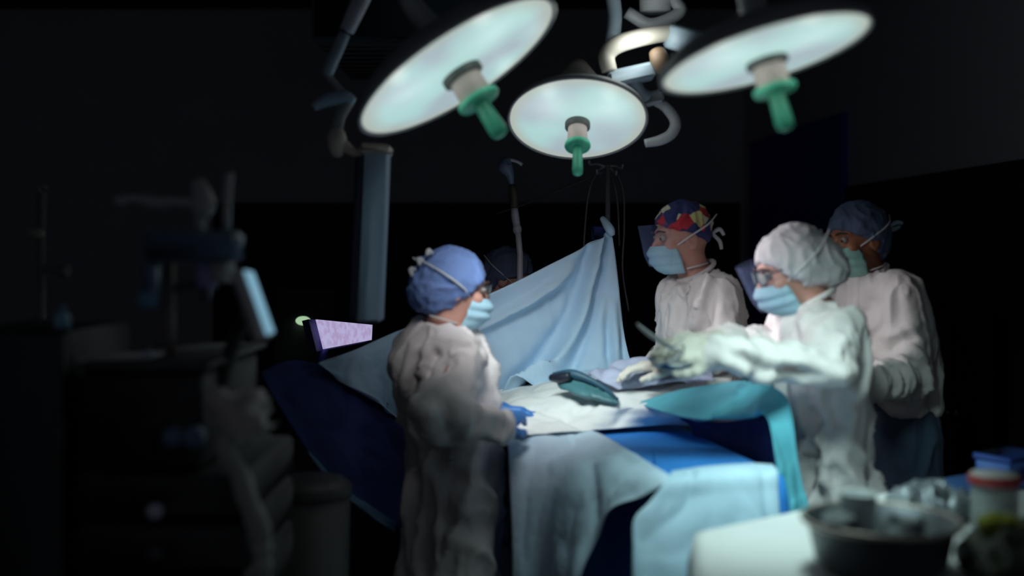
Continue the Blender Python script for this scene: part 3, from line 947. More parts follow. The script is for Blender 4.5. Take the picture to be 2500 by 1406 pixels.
M_SHOE = mat('clog_rubber', (0.05, 0.05, 0.06), 0.6)
M_STEEL = mat('brushed_steel', (0.55, 0.56, 0.58), 0.32, metal=1.0, var=0.05)


def flower_mat():
    m = bpy.data.materials.new('cap_flowers')
    m.use_nodes = True
    nt = m.node_tree
    b = nt.nodes['Principled BSDF']
    tc = nt.nodes.new('ShaderNodeTexCoord')
    vo = nt.nodes.new('ShaderNodeTexVoronoi')
    vo.inputs['Scale'].default_value = 26
    nt.links.new(tc.outputs['Object'], vo.inputs['Vector'])
    sep = nt.nodes.new('ShaderNodeSeparateColor')
    nt.links.new(vo.outputs['Color'], sep.inputs[0])
    cr = nt.nodes.new('ShaderNodeValToRGB')
    cr.color_ramp.interpolation = 'CONSTANT'
    e = cr.color_ramp.elements
    e[0].position, e[0].color = 0.0, (0.03, 0.04, 0.14, 1)
    e[1].position, e[1].color = 0.46, (0.50, 0.03, 0.05, 1)
    for p, c in ((0.60, (0.62, 0.58, 0.26, 1)), (0.74, (0.66, 0.62, 0.46, 1)), (0.90, (0.05, 0.06, 0.18, 1))):
        x = e.new(p)
        x.color = c
    nt.links.new(sep.outputs[0], cr.inputs[0])
    nt.links.new(cr.outputs[0], b.inputs['Base Color'])
    b.inputs['Roughness'].default_value = 0.85
    return m


M_FLOWER = flower_mat()


# ------------------------------------------------------------------ people
def hand(F, wrist, d, back, thumb_side, curl=0.35, grow=0.0, k=0.007):
    """Palm, four unequal bent fingers and a thumb. d: towards the fingers, back: normal of the back of the hand."""
    d, back = nrm(d), np.asarray(back, float)
    back = nrm(back - d * np.dot(back, d))
    side = nrm(np.cross(back, d)) * thumb_side
    w0 = np.asarray(wrist, float)
    base = []
    for i, (o, L) in enumerate(((0.032, 0.088), (0.011, 0.092), (-0.011, 0.088), (-0.031, 0.080))):
        kn = w0 + d * L + side * o
        F.cone(w0 + side * o * 0.55 + d * 0.01, kn, 0.015 + grow, 0.0125 + grow, 0.014)
        base.append(kn)
    F.cone(w0 - d * 0.008, w0 + d * 0.02, 0.026 + grow, 0.026 + grow, 0.02)
    lens = ((0.040, 0.025, 0.020), (0.044, 0.028, 0.021), (0.041, 0.026, 0.020), (0.032, 0.020, 0.018))
    for i in range(4):
        p, a = base[i], curl * (0.6 + 0.12 * i)
        sp = side * (0.05, 0.015, -0.02, -0.06)[i]
        for j in range(3):
            dd = nrm(d * math.cos(a) - back * math.sin(a) + sp)
            q = p + dd * lens[i][j]
            r = (0.0098, 0.0088, 0.0078)[j] * (0.88 if i == 3 else 1.0) + grow
            F.cone(p, q, r, r * 0.93, k * 0.6)
            p, a = q, a + curl * (1.0 + 0.1 * i)
    t0 = w0 + d * 0.022 + side * 0.024 - back * 0.006
    t1 = t0 + nrm(d * 0.7 + side * 0.75 - back * 0.35) * 0.042
    t2 = t1 + nrm(d * 0.95 + side * 0.2 - back * 0.35) * 0.032
    t3 = t2 + nrm(d * 1.0 - side * 0.15 - back * 0.3) * 0.024
    F.cone(t0, t1, 0.016 + grow, 0.0125 + grow, 0.012).cone(t1, t2, 0.0115 + grow, 0.0105 + grow, 0.005).cone(t2, t3, 0.0105 + grow, 0.0088 + grow, 0.005)


def person(label, base, head, yaw, pitch, roll, nb, stations, body_yaw, arms, feet, cap, cap_mat, mask_mat, skin, gown_mat,
           glove_mat=None, visor=False, glasses=False, shaded_skirt=None, seed=1, tie=None, strap_out=0.0, cuff=0.055, creases=(), crumple=0.036, show_hands=(True, True), group='surgical team'):
    H = np.asarray(head, float)
    f = np.array([math.cos(yaw) * math.cos(pitch), math.sin(yaw) * math.cos(pitch), -math.sin(pitch)])
    l = nrm(np.cross([0, 0, 1], f))
    wv = np.cross(f, l)
    l, wv = l * math.cos(roll) + wv * math.sin(roll), wv * math.cos(roll) - l * math.sin(roll)
    A = np.array([f, l, wv])

    def L(x, y, z):
        return H + np.array([x, y, z]) @ A

    nb = np.asarray(nb, float)
    st = [(z, x, y, hw, hd) for (z, x, y, hw, hd) in stations]
    bl = np.array([-math.sin(body_yaw), math.cos(body_yaw), 0.0])   # the person's left
    bf = np.array([math.cos(body_yaw), math.sin(body_yaw), 0.0])
    sh_w = 0.165
    shoulders = {1: nb + bl * sh_w + np.array([0, 0, -0.075]), -1: nb - bl * sh_w + np.array([0, 0, -0.075])}
    hip = np.array([st[-1][1], st[-1][2], 0.86])
    pts = [H, nb, hip] + [np.asarray(a, float) for s in arms for a in arms[s][:2]] + [np.array([q[0], q[1], 0.0]) for q in feet]
    lo = np.min(pts, axis=0) - 0.27
    hi = np.max(pts, axis=0) + 0.27
    lo[2] = -0.03
    hi[2] = H[2] + 0.2
    # --- the body: one continuous surface
    F = Field(lo, hi, 0.0075)
    F.ell(L(-0.015, 0, 0.022), (0.094, 0.074, 0.093), A)
    F.ell(L(0.028, 0, -0.045), (0.056, 0.057, 0.072), A, 0.03)
    F.ell(L(0.062, 0, -0.100), (0.022, 0.026, 0.018), A, 0.03)
    F.cone(L(0.085, 0, 0.002), L(0.110, 0, -0.040), 0.009, 0.013, 0.012)
    for s in (1, -1):
        F.cone(L(0.083, 0.014 * s, 0.022), L(0.066, 0.048 * s, 0.020), 0.009, 0.008, 0.014)
        F.ell(L(0.062, 0.046 * s, -0.030), (0.022, 0.02, 0.02), A, 0.02)
        F.ell(L(-0.012, 0.077 * s, -0.018), (0.024, 0.010, 0.033), A, 0.008)
        F.ell(L(-0.006, 0.086 * s, -0.015), (0.010, 0.006, 0.016), A, 0.005, sub=True)
        F.ell(L(0.092, 0.033 * s, 0.002), (0.014, 0.017, 0.011), A, 0.012, sub=True)
    F.ell(L(0.080, 0, -0.074), (0.012, 0.024, 0.010), A, 0.01)
    F.cone(L(-0.022, 0, -0.070), nb + np.array([0, 0, -0.02]), 0.053, 0.060, 0.03)
    zt = nb[2]
    inner = [(z, x, y, max(hw - 0.045, 0.05), max(hd - 0.035, 0.045)) for (z, x, y, hw, hd) in st if z > 0.8]
    F.column(inner, body_yaw, 0.04)
    for s in (1, -1):
        el, wr, hd_, bk = arms[s]
        F.cone(shoulders[s], el, 0.043, 0.033, 0.04).cone(el, wr, 0.032, 0.025, 0.02)
        if show_hands[0 if s == 1 else 1]:
            hand(F, wr, hd_, bk, s, grow=-0.001)
        kn = np.array([feet[0 if s == 1 else 1][0], feet[0 if s == 1 else 1][1], 0.47])
        hp = hip + bl * 0.085 * s
        ft = np.array([kn[0], kn[1], 0.09])
        F.cone(hp, kn + bf * 0.02, 0.058, 0.046, 0.04).cone(kn + bf * 0.02, ft, 0.044, 0.036, 0.03)
        F.ell(ft + bf * 0.055 - np.array([0, 0, 0.045]), (0.115, 0.044, 0.036), [bf, bl, (0, 0, 1)], 0.03)
    body = field_obj(F, 'person', skin, base=(base[0], base[1], 0.0))
    tag(body, label, 'person', group)
    # --- clothes
    G = Field(lo, hi, 0.0085)
    G.column(st, body_yaw, 0.03)
    for s in (1, -1):
        el, wr, hd_, bk = arms[s]
        wr2 = wr + nrm(wr - el) * -0.005
        G.cone(shoulders[s], el, 0.072, 0.064, 0.045).cone(el, wr2, 0.062, 0.043, 0.018)
    # neck opening
    G.cone(nb + np.array([0, 0, 0.02]), L(-0.022, 0, -0.05), 0.066, 0.072, 0.012, sub=True)
    field_obj(G, 'gown', gown_mat, body, amp=crumple, sc=(11, 11, 4), seed=seed,
              creases=[(P(u0, v0, Y), P(u1, v1, Y), wd * 1.25, dp * 1.6) for u0, v0, u1, v1, Y, wd, dp in creases])
    # neck band round the opening
    a = np.linspace(0, 2 * np.pi, 25)
    nd = nrm(L(-0.022, 0, -0.07) - nb)
    e1 = nrm(np.cross(nd, bl))
    e2 = np.cross(nd, e1)
    ring = [nb + nd * 0.012 + 0.069 * (math.cos(t) * e1 + math.sin(t) * e2) for t in a]
    MB().tube(ring, 0.009, 8, 2).build('collar', gown_mat, body)
    if shaded_skirt is not None:
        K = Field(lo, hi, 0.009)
        K.column(shaded_skirt, body_yaw, 0.03)
        field_obj(K, 'lower_garment', M_SCRUB, body, amp=0.02, sc=(10, 10, 3), seed=seed + 3)  # lower gown, its shade put into a separate dark scrub-coloured column
    else:
        K = Field(lo, hi, 0.009)
        for s in (1, -1):
            q = feet[0 if s == 1 else 1]
            kn = np.array([q[0], q[1], 0.47]) + bf * 0.02
            K.cone(hip + bl * 0.085 * s, kn, 0.070, 0.060, 0.03).cone(kn, np.array([q[0], q[1], 0.085]), 0.060, 0.058, 0.02)
        field_obj(K, 'lower_garment', M_SCRUB, body, amp=0.012, sc=(12, 12, 6), seed=seed + 3)
    for s in (1, -1):
        q = np.asarray(feet[0 if s == 1 else 1], float)
        ft = np.array([q[0], q[1], 0.045]) + bf * 0.055
        Sx = Field(ft - 0.19, ft + 0.19, 0.007)
        Sx.ell(ft, (0.135, 0.053, 0.050), [bf, bl, (0, 0, 1)], cut=((0, 0, 0.002), (0, 0, 1)))
        field_obj(Sx, 'shoe', M_SHOE, body)
        if glove_mat is not None and show_hands[0 if s == 1 else 1]:
            el, wr, hd_, bk = arms[s]
            W = Field(wr - 0.24, wr + 0.24, 0.0045)
            hand(W, wr, hd_, bk, s, grow=0.0016)
            W.cone(wr - nrm(wr - el) * cuff, wr + nrm(hd_) * 0.01, 0.049 if cuff > 0.03 else 0.036, 0.033, 0.012)
            field_obj(W, 'glove', glove_mat, body, amp=0.003, sc=(45, 45, 45), seed=seed)
    # --- cap
    C = Field(H - 0.27, H + 0.27, 0.006)
    for c, r, cp, cn in cap:
        C.ell(L(*c), r, A, 0.03, cut=(L(*cp), np.array(cn, float) @ A))
    co = field_obj(C, 'cap', cap_mat, body, amp=0.010, sc=(26, 26, 20), seed=seed + 2)
    # --- mask
    rows = ((-0.026, 0.113, 0.058, 0.040), (-0.045, 0.126, 0.067, 0.028), (-0.064, 0.124, 0.071, 0.022),
            (-0.084, 0.118, 0.071, 0.018), (-0.106, 0.102, 0.067, 0.014), (-0.126, 0.070, 0.056, 0.010))
    g = []
    for z, xf, hw, xs in rows:
        row = []
        for t in np.linspace(-1, 1, 9):
            th = t * math.radians(84)
            row.append(L(xs + (xf - xs) * math.cos(th) ** 0.85, hw * math.sin(th), z))
        g.append(row)
    cloth('face_mask', g, mask_mat, body, solid=0.0025, kr=8, kc=4,
          extra=lambda s, t: 0.0035 * np.sin(s * 2 * np.pi * 3.0) * np.exp(-((s - 0.5) / 0.3) ** 2))
    o = strap_out
    for s in (1, -1):
        MB().tube([L(0.040, 0.060 * s, -0.028), L(0.0, (0.088 + o) * s, 0.0), L(-0.07, (0.088 + o) * s, 0.035), L(-0.13 - o * 0.6, 0.03 * s, 0.065)],
                  0.0032, 6, 6).build('mask_strap', M_STRAP, body)
        MB().tube([L(0.012, 0.058 * s, -0.112), L(-0.03, 0.070 * s, -0.105), L(-0.075, 0.045 * s, -0.10)],
                  0.0028, 6, 6).build('mask_strap', M_STRAP, body)
        e = MB().ball(L(0.0785, 0.033 * s, 0.001), 0.0122, 14).build('eye', M_EYE, body)
        MB().ball(L(0.0872, 0.033 * s, -0.001), 0.0062, 10).build('iris', M_IRIS, e)
        MB().tube([L(0.096, 0.014 * s, 0.021), L(0.093, 0.034 * s, 0.026), L(0.076, 0.052 * s, 0.021)], [0.003, 0.0038, 0.002], 6, 5).build('eyebrow', M_BROW, body)
    if glasses:
        fr = MB()
        for s in (1, -1):
            t = np.linspace(0, 2 * np.pi, 21)
            fr.tube([L(0.106 - abs(math.sin(q)) * 0.002 - 0.012 * (math.cos(q) * s > 0) * abs(math.cos(q)), 0.034 * s + 0.026 * math.cos(q), 0.0 + 0.019 * math.sin(q)) for q in t],
                    0.0022, 6, 1)
            fr.tube([L(0.094, 0.060 * s, 0.008), L(0.05, 0.076 * s, 0.010), L(-0.01, 0.084 * s, 0.004)], 0.0028, 6, 4)
        fr.tube([L(0.106, 0.008, 0.004), L(0.110, 0, 0.006), L(0.106, -0.008, 0.004)], 0.0022, 6, 4)
        gl = fr.build('spectacles', M_FRAME, body)
        for s in (1, -1):
            t = np.linspace(0, 2 * np.pi, 20, endpoint=False)
            MB().add([L(0.105 - 0.010 * (math.cos(q) * s > 0) * abs(math.cos(q)), 0.034 * s + 0.025 * math.cos(q), 0.018 * math.sin(q)) for q in t],
                     [tuple(range(20))]).build('lens', M_GLASS, body, solid=0.0015)
    if visor:
        g = []
        for z, xf, hw, xs in ((0.050, 0.150, 0.090, 0.03), (0.02, 0.146, 0.088, 0.03), (-0.02, 0.141, 0.085, 0.03), (-0.06, 0.136, 0.080, 0.03), (-0.095, 0.122, 0.070, 0.04)):
            g.append([L(xs + (xf - xs) * math.cos(t * 1.35) ** 0.7, hw * math.sin(t * 1.35), z) for t in np.linspace(-1, 1, 9)])
        cloth('face_shield', g, M_VISOR, body, solid=0.0012, kr=5, kc=4)
    if tie is not None:
        k = MB()
        for q in tie:
            k.tube([L(*p) for p in q], [0.006] + [0.008] * (len(q) - 2) + [0.006], 8, 5)
        k.build('cap_tie', M_STRAP if cap_mat != M_CAP_NAVY else mat('tie_pale', (0.45, 0.62, 0.68), 0.8), body)
    return body, L


def stat(Y, rows):
    return [(z, (u - 1250.0) / FPX * Y, Y, hw, hd) for z, u, hw, hd in rows]


up = np.array([0, 0, 1.0])
BOUF = lambda back, low: [((-0.020, 0, 0.016), (0.112, 0.098, 0.102), (0.088, 0, 0.048), (-0.75, 0, 0.66)),
                          ((-0.080 - back, 0, -0.028 - low), (0.068, 0.082, 0.070), (0.088, 0, 0.048), (-0.75, 0, 0.66))]
SKULL = [((-0.014, 0, 0.028), (0.104, 0.086, 0.098), (0.088, 0, 0.052), (-0.42, 0, 0.90))]
SNUG = [((-0.018, 0, 0.026), (0.108, 0.090, 0.102), (0.088, 0, 0.040), (-0.50, 0, 0.86)),
        ((-0.062, 0, -0.030), (0.056, 0.066, 0.062), (0.0, 0, -0.02), (-0.9, 0, 0.4))]


# nurse on the left, seen from behind her right shoulder
nbN = P(1086, 806, 3.50)
nurse, LN = person('person with blue bouffant cap and pale gown standing left of the operating table', (nbN[0], 3.5), P(1112, 698, 3.50), math.radians(14), 0.16, 0.0,
    nbN, stat(3.5, [(1.335, 1086, .075, .07), (1.285, 1080, .155, .10), (1.20, 1080, .19, .135), (1.07, 1092, .18, .125), (.945, 1104, .175, .12),
                    (.756, 1104, .19, .125), (.567, 1092, .20, .14), (.36, 1092, .21, .15)]), math.radians(26),
    {-1: (P(1062, 1005, 3.20), P(1212, 1042, 3.29), (0.36, 0.90, 0.20), (0.2, -0.35, 1)),
     1: (P(1120, 1000, 3.74), P(1206, 1004, 3.62), (0.80, 0.10, -0.02), (0, 0.2, 1))},
    [(nbN[0] - 0.02, 3.62), (nbN[0] + 0.04, 3.40)], BOUF(-0.005, 0.0), M_CAP_BLUE, M_MASK_BLUE, M_SKIN, M_GOWN, M_GLOVE_BLUE, glasses=True, seed=3, cuff=0.012, crumple=0.05,
    creases=[(1070, 1000, 1165, 965, 3.24, .012, .016), (1090, 1045, 1185, 1020, 3.24, .012, .014), (1026, 880, 996, 1000, 3.36, .012, .028), (1062, 872, 1016, 1010, 3.33, .012, .030), (1102, 880, 1052, 985, 3.28, .012, .026), (1125, 925, 1075, 975, 3.28, .010, .015),
             (1032, 1000, 1062, 1110, 3.34, .022, .04), (1085, 1000, 1165, 995, 3.25, .014, .016), (1070, 1060, 1200, 1085, 3.28, .010, .012),
             (1190, 880, 1205, 960, 3.40, .012, .015), (1060, 1150, 1190, 1175, 3.36, .018, .012), (1040, 1240, 1180, 1290, 3.36, .02, .012)],
    tie=[[(-0.095, -0.045, 0.085), (-0.108, -0.05, 0.092), (-0.112, -0.06, 0.078)], [(-0.118, -0.04, 0.06), (-0.132, -0.045, 0.062), (-0.130, -0.06, 0.045)],
         [(-0.135, -0.03, 0.03), (-0.150, -0.035, 0.028), (-0.146, -0.05, 0.010)]], strap_out=0.014)

# surgeon with the flowered cap
nbC = P(1703, 668, 4.02)
flower, LC = person('person with flowered red and yellow cap, clear visor and blue mask, behind the table', (nbC[0], 4.02), P(1662, 577, 4.0), math.radians(180 + 14), 0.10, 0.0,
    nbC, stat(4.02, [(1.48, 1703, .075, .07), (1.43, 1706, .165, .10), (1.32, 1712, .195, .135), (1.12, 1714, .185, .13), (.9, 1714, .185, .13), (.36, 1714, .21, .15)]),
    math.radians(180 + 18),
    {1: (P(1775, 850, 3.78), P(1635, 893, 3.62), (-0.95, -0.1, 0.0), (0, 0, 1)), -1: (P(1690, 850, 4.22), P(1610, 890, 3.95), (-0.9, -0.3, -0.05), (0, 0, 1))},
    [(nbC[0], 3.92), (nbC[0], 4.12)], SKULL, M_FLOWER, M_MASK_BLUE, M_SKIN, M_GOWN, M_GLOVE_WHITE, visor=True, seed=11,
    creases=[(1662, 800, 1690, 690, 3.9, .012, .016), (1718, 830, 1735, 720, 3.82, .014, .018), (1770, 860, 1790, 760, 3.85, .014, .018), (1690, 880, 1770, 830, 3.8, .012, .014)],
    tie=[[(-0.11, 0.02, 0.0), (-0.135, 0.03, 0.012), (-0.15, 0.03, -0.01)], [(-0.11, 0.02, 0.0), (-0.14, 0.01, -0.03), (-0.145, 0.01, -0.06)]])

# surgeon in the white cap, arms stretched over the table
nbW = P(1986, 742, 3.30)
white, LW = person('person with white cap and raised gloved hands leaning over the table, bright white gown', (nbW[0], 3.3), P(1928, 652, 3.30), math.radians(180 + 6), 0.34, 0.0,
    nbW, stat(3.3, [(1.40, 1988, .075, .07), (1.355, 1996, .15, .10), (1.26, 2010, .185, .13), (1.11, 2012, .175, .115), (.98, 2014, .17, .11),
                    (.86, 2030, .19, .125), (.6, 2040, .21, .14), (.36, 2040, .22, .15)]), math.radians(180 + 6),
    {1: (P(2020, 893, 3.00), P(1752, 862, 2.98), (-0.97, 0.1, 0.12), (0.15, -0.75, 0.6)), -1: (P(1925, 862, 3.50), P(1735, 842, 3.14), (-0.95, -0.15, 0.10), (0, 0.6, 0.7))},
    [(nbW[0] + 0.02, 3.20), (nbW[0] + 0.05, 3.42)], BOUF(0.020, 0.005), M_CAP_WHITE, M_MASK_BLUE, M_SKIN, M_GOWN, M_GLOVE_WHITE, visor=True, glasses=True, seed=21, strap_out=0.012,
    creases=[(1752, 848, 1870, 905, 2.95, .012, .012), (2030, 868, 2075, 878, 2.98, .016, .035), (1940, 800, 2010, 770, 3.1, .010, .012), (1970, 985, 2015, 1085, 3.17, .012, .020),
             (2010, 1055, 1972, 1150, 3.17, .012, .022), (2040, 1075, 2110, 1180, 3.17, .012, .020), (2060, 960, 2030, 1060, 3.17, .012, .018), (1985, 1130, 1975, 1200, 3.17, .012, .02),
             (2085, 880, 2075, 980, 3.16, .010, .018), (1880, 905, 1990, 915, 2.95, .012, .014)])

# surgeon at the right with folded arms
nbR = P(2118, 668, 3.92)
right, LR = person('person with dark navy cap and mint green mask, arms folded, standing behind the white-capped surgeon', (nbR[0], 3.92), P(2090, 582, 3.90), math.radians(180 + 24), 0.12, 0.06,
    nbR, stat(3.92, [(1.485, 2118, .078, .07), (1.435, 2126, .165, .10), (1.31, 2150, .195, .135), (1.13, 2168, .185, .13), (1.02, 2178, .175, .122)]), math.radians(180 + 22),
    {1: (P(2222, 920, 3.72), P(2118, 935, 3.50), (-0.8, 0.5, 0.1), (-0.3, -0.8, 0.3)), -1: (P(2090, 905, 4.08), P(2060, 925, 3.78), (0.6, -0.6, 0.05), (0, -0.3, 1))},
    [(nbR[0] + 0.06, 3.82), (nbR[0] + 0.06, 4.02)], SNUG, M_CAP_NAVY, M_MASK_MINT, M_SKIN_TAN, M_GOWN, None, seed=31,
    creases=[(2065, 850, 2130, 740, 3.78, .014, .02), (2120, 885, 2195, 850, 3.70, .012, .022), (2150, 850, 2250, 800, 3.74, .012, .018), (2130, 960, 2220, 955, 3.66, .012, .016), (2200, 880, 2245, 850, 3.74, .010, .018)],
    shaded_skirt=stat(3.92, [(1.06, 2180, .17, .115), (.85, 2182, .19, .125), (.5, 2182, .20, .135), (.12, 2182, .19, .125)]),
    tie=[[(-0.115, 0.03, 0.02), (-0.15, 0.035, 0.035), (-0.175, 0.04, 0.03)], [(-0.115, 0.03, 0.01), (-0.15, 0.03, 0.015), (-0.17, 0.03, 0.02)]])

# the one behind the drape screen
nbH = P(1236, 745, 4.9)
hidden, LH = person('person with dark cap half hidden behind the raised blue drape', (nbH[0], 4.9), P(1246, 676, 4.9), math.radians(-12), 0.25, 0.0,
    nbH, stat(4.9, [(1.335, 1236, .075, .07), (1.28, 1232, .155, .10), (1.18, 1230, .185, .13), (1.0, 1230, .17, .12), (.36, 1230, .19, .14)]), math.radians(-12),
    {1: (P(1250, 900, 5.12), P(1300, 930, 4.98), (0.9, -0.3, 0), (0, 0, 1)), -1: (P(1250, 900, 4.68), P(1300, 930, 4.82), (0.9, 0.3, 0), (0, 0, 1))},
    [(nbH[0], 5.0), (nbH[0], 4.8)], SNUG, M_CAP_NAVY, M_MASK_BLUE, M_SKIN, mat('scrub_dark_blue', (0.05, 0.07, 0.12), 0.9), None, seed=41, show_hands=(True, True))
# ------------------------------------------------------------------ instrument held by the white-capped surgeon
nh = thing('needle_holder', 'steel needle holder in the gloved hand of the white-capped surgeon', 'instrument', P(1590, 822, 2.95))
MB().tube([P(1640, 850, 2.95), P(1590, 818, 2.95), P(1555, 790, 2.95)], [0.006, 0.0065, 0.004], 8, 4).build('shaft', M_STEEL, nh)
for du in (-5, 6):
    a = np.linspace(0, 2 * np.pi, 17)
    c = P(1652 + du, 858 - du, 2.95)
    MB().tube([c + 0.014 * np.array([math.cos(q), 0.2, math.sin(q)]) for q in a], 0.003, 6, 1).build('finger_ring', M_STEEL, nh)

# ------------------------------------------------------------------ instrument table, lower right
Z_T = 0.945
cA = PZ(1700, 1300, Z_T)[:2]
d1, d2 = np.array([0.80, 0.60]), np.array([0.60, -0.80])
poly = [cA, np.array([0.335, 2.0]), np.array([1.50, 2.0]), cA + d1 * 1.32]
ctr = np.mean(poly, axis=0)
it = thing('instrument_table', 'steel instrument table under the white cloth', 'table', (*ctr, 0))
ax3 = [np.array([*d1, 0]), np.array([*-d2, 0]), up3]
MB().box((*ctr, Z_T - 0.03), (0.90, 0.36, 0.03), ax3, 0.006).build('table_top', M_STEEL, it)
for sx in (-1, 1):
    for sy in (-1, 1):
        q = ctr + d1 * 0.40 * sx + d2 * 0.14 * sy
        MB().tube([(*q, 0.03), (*q, Z_T - 0.04)], 0.015, 10, 0).build('leg', M_STEEL, it)
        MB().ball((*q, 0.032), 0.03, 12).build('castor', M_SHOE, it)
tag(skirted('table_cloth', [p for p in poly], Z_T, 0.18, M_WHITE, flare=0.03, amp=0.014, seed=44, rnd=0.02), 'white cloth over the instrument table in the lower right corner', 'tablecloth')


def on_table(u, v):
    return PZ(u, v, Z_T + 0.006)


# big dull steel basin with its contents
bc = on_table(2150, 1390)
bs = thing('steel_basin', 'dull dark steel basin on the near end of the instrument table', 'basin', bc)
M_BASIN = mat('basin_dull_steel', (0.10, 0.115, 0.13), 0.35, metal=0.6, var=0.2, scale=20)
MB().lathe([(0, 0), (0.10, 0), (0.122, 0.02), (0.135, 0.085), (0.146, 0.092), (0.147, 0.096), (0.135, 0.094), (0.119, 0.025), (0.09, 0.010), (0, 0.008)], bc, (0, 0, 1), 56).build('bowl', M_BASIN, bs)
a = np.linspace(0, 2 * np.pi, 49)
MB().tube([bc + np.array([0.144 * math.cos(q), 0.144 * math.sin(q), 0.094]) for q in a], 0.006, 8, 1).build('rim', mat('rim_steel', (0.62, 0.56, 0.50), 0.3, metal=0.7), bs)
cp = bc + np.array([-0.02, 0.075, 0.012])
tag(MB().lathe([(0, 0), (0.026, 0), (0.030, 0.01), (0.036, 0.115), (0.038, 0.118), (0.034, 0.116), (0.028, 0.012), (0, 0.010)], cp, (0, 0, 1), 32).build('cup', mat('cup_white', (0.72, 0.78, 0.80), 0.4)), 'white cup standing in the steel basin', 'cup')
for i, (dx, dy, r, colr, nm, lb) in enumerate(((-0.060, 0.045, 0.034, (0.22, 0.24, 0.26), 'gauze_pad', 'grey gauze pad bunched at the left side of the steel basin, next to the cup'),
                                       (0.062, 0.035, 0.038, (0.20, 0.22, 0.24), 'gauze_pad', 'grey gauze pad bunched at the right side of the steel basin'))):
    Fg = Field(bc + np.array([dx, dy, 0.05]) - 0.11, bc + np.array([dx, dy, 0.05]) + 0.11, 0.004)
    Fg.ell(bc + np.array([dx, dy, 0.056]), (r, r * 0.8, 0.042))
    tag(field_obj(Fg, nm, mat('gauze_grey_%d' % i, colr, 0.9), amp=0.022, sc=(30, 30, 30), seed=50 + i), lb, 'gauze', 'gauze pads in the basin')

# steel jug lying beside the basin, foil packet
Fp = Field(on_table(2265, 1270) - 0.16, on_table(2265, 1270) + 0.16, 0.005)
Fp.ell(on_table(2265, 1270) + np.array([0, 0, 0.036]), (0.11, 0.06, 0.032), [(0.8, 0.6, 0), (-0.6, 0.8, 0), (0, 0, 1)])
tag(field_obj(Fp, 'foil_packet', mat('foil_grey', (0.28, 0.32, 0.35), 0.35, metal=0.4, var=0.3), amp=0.035, sc=(24, 24, 24), seed=61), 'crumpled grey foil packet between the basin and the jar', 'packet')
# jar
jc = on_table(2428, 1292)
jr = thing('specimen_jar', 'clear jar with a white lid edged in red on the instrument table', 'jar', jc)
MB().lathe([(0, 0), (0.046, 0), (0.050, 0.006), (0.050, 0.085), (0.044, 0.096), (0.044, 0.102), (0.041, 0.102), (0.041, 0.094), (0.046, 0.083), (0.046, 0.008), (0, 0.006)], jc, (0, 0, 1), 40).build('glass', clear_mat('jar_clear', (0.55, 0.62, 0.62), 0.55), jr)
MB().lathe([(0, 0), (0.044, 0), (0.044, 0.05), (0, 0.05)], jc + up3 * 0.008, (0, 0, 1), 36).build('contents', mat('contents_grey', (0.38, 0.42, 0.40), 0.5), jr)
MB().lathe([(0, 0), (0.054, 0), (0.055, 0.004), (0.055, 0.016), (0.052, 0.018), (0.0, 0.018)], jc + up3 * 0.100, (0, 0, 1), 40).build('lid_band', mat('lid_red', (0.42, 0.05, 0.05), 0.5), jr)
MB().lathe([(0, 0), (0.050, 0), (0.049, 0.004), (0, 0.005)], jc + up3 * 0.118, (0, 0, 1), 40).build('lid_top', mat('lid_white', (0.62, 0.62, 0.60), 0.5), jr)
# blue sheet and box at the far end
bq = [on_table(2245, 1196), on_table(2380, 1168), on_table(2520, 1140)]
tag(cloth('blue_towel', [[on_table(2235, 1192) + up3 * .004, on_table(2330, 1172) + up3 * .008, on_table(2440, 1152) + up3 * .004],
                         [on_table(2262, 1202) + up3 * .006, on_table(2365, 1190) + up3 * .012, on_table(2480, 1172) + up3 * .006],
                         [on_table(2320, 1212) + up3 * .004, on_table(2420, 1205) + up3 * .008, on_table(2540, 1190) + up3 * .004]],
          mat('towel_blue', (0.04, 0.12, 0.34), 0.9, var=0.1), amp=0.006, sc=(14, 14, 14), seed=63, solid=0.006), 'flat dark blue towel at the far end of the white table cloth', 'towel')
bx = on_table(2462, 1172)
bb = thing('blue_box', 'blue box with a darker lid at the right end of the instrument table', 'box', bx)
MB().box(bx + up3 * 0.035, (0.16, 0.10, 0.055), ax3, 0.006).build('body', mat('box_blue', (0.12, 0.26, 0.75), 0.6), bb)
MB().box(bx + up3 * 0.066, (0.168, 0.108, 0.018), ax3, 0.006).build('lid', mat('box_navy', (0.05, 0.12, 0.50), 0.6), bb)
# dark green bag with yellow sponges
gb = on_table(2400, 1400) + np.array([0.06, 0, 0.008])
Fg = Field(gb - np.array([0.26, 0.22, 0.03]), gb + np.array([0.26, 0.22, 0.16]), 0.006)
Fg.ell(gb + np.array([0.05, 0.0, 0.02]), (0.165, 0.125, 0.055), [(0.8, 0.6, 0), (-0.6, 0.8, 0), (0, 0, 1)], cut=((0, 0, gb[2]), (0, 0, 1)))
tag(field_obj(Fg, 'bag', mat('bag_dark_green', (0.03, 0.038, 0.022), 0.6, var=0.4, scale=30), amp=0.03, sc=(16, 16, 16), seed=65), 'crumpled dark green bag in the lower right corner in front of the jar', 'bag')
for i, (u, v_, lb) in enumerate(((2440, 1281, 'yellow sponge on the dark green bag, the larger and nearer one'), (2494, 1290, 'small yellow sponge at the right edge beside the jar'))):
    c = P(u, v_, 2.155 + 0.05 * i)
    r = 0.030 - 0.008 * i
    Fs = Field(c - 0.07, c + 0.07, 0.004)
    Fs.ell(c, (r * 1.2, r, r * 0.7))
    tag(field_obj(Fs, 'sponge', mat('sponge_yellow', (0.32, 0.34, 0.04), 0.95, var=0.2, scale=60), amp=0.012, sc=(50, 50, 50), seed=70 + i), lb, 'sponge', 'yellow sponges')

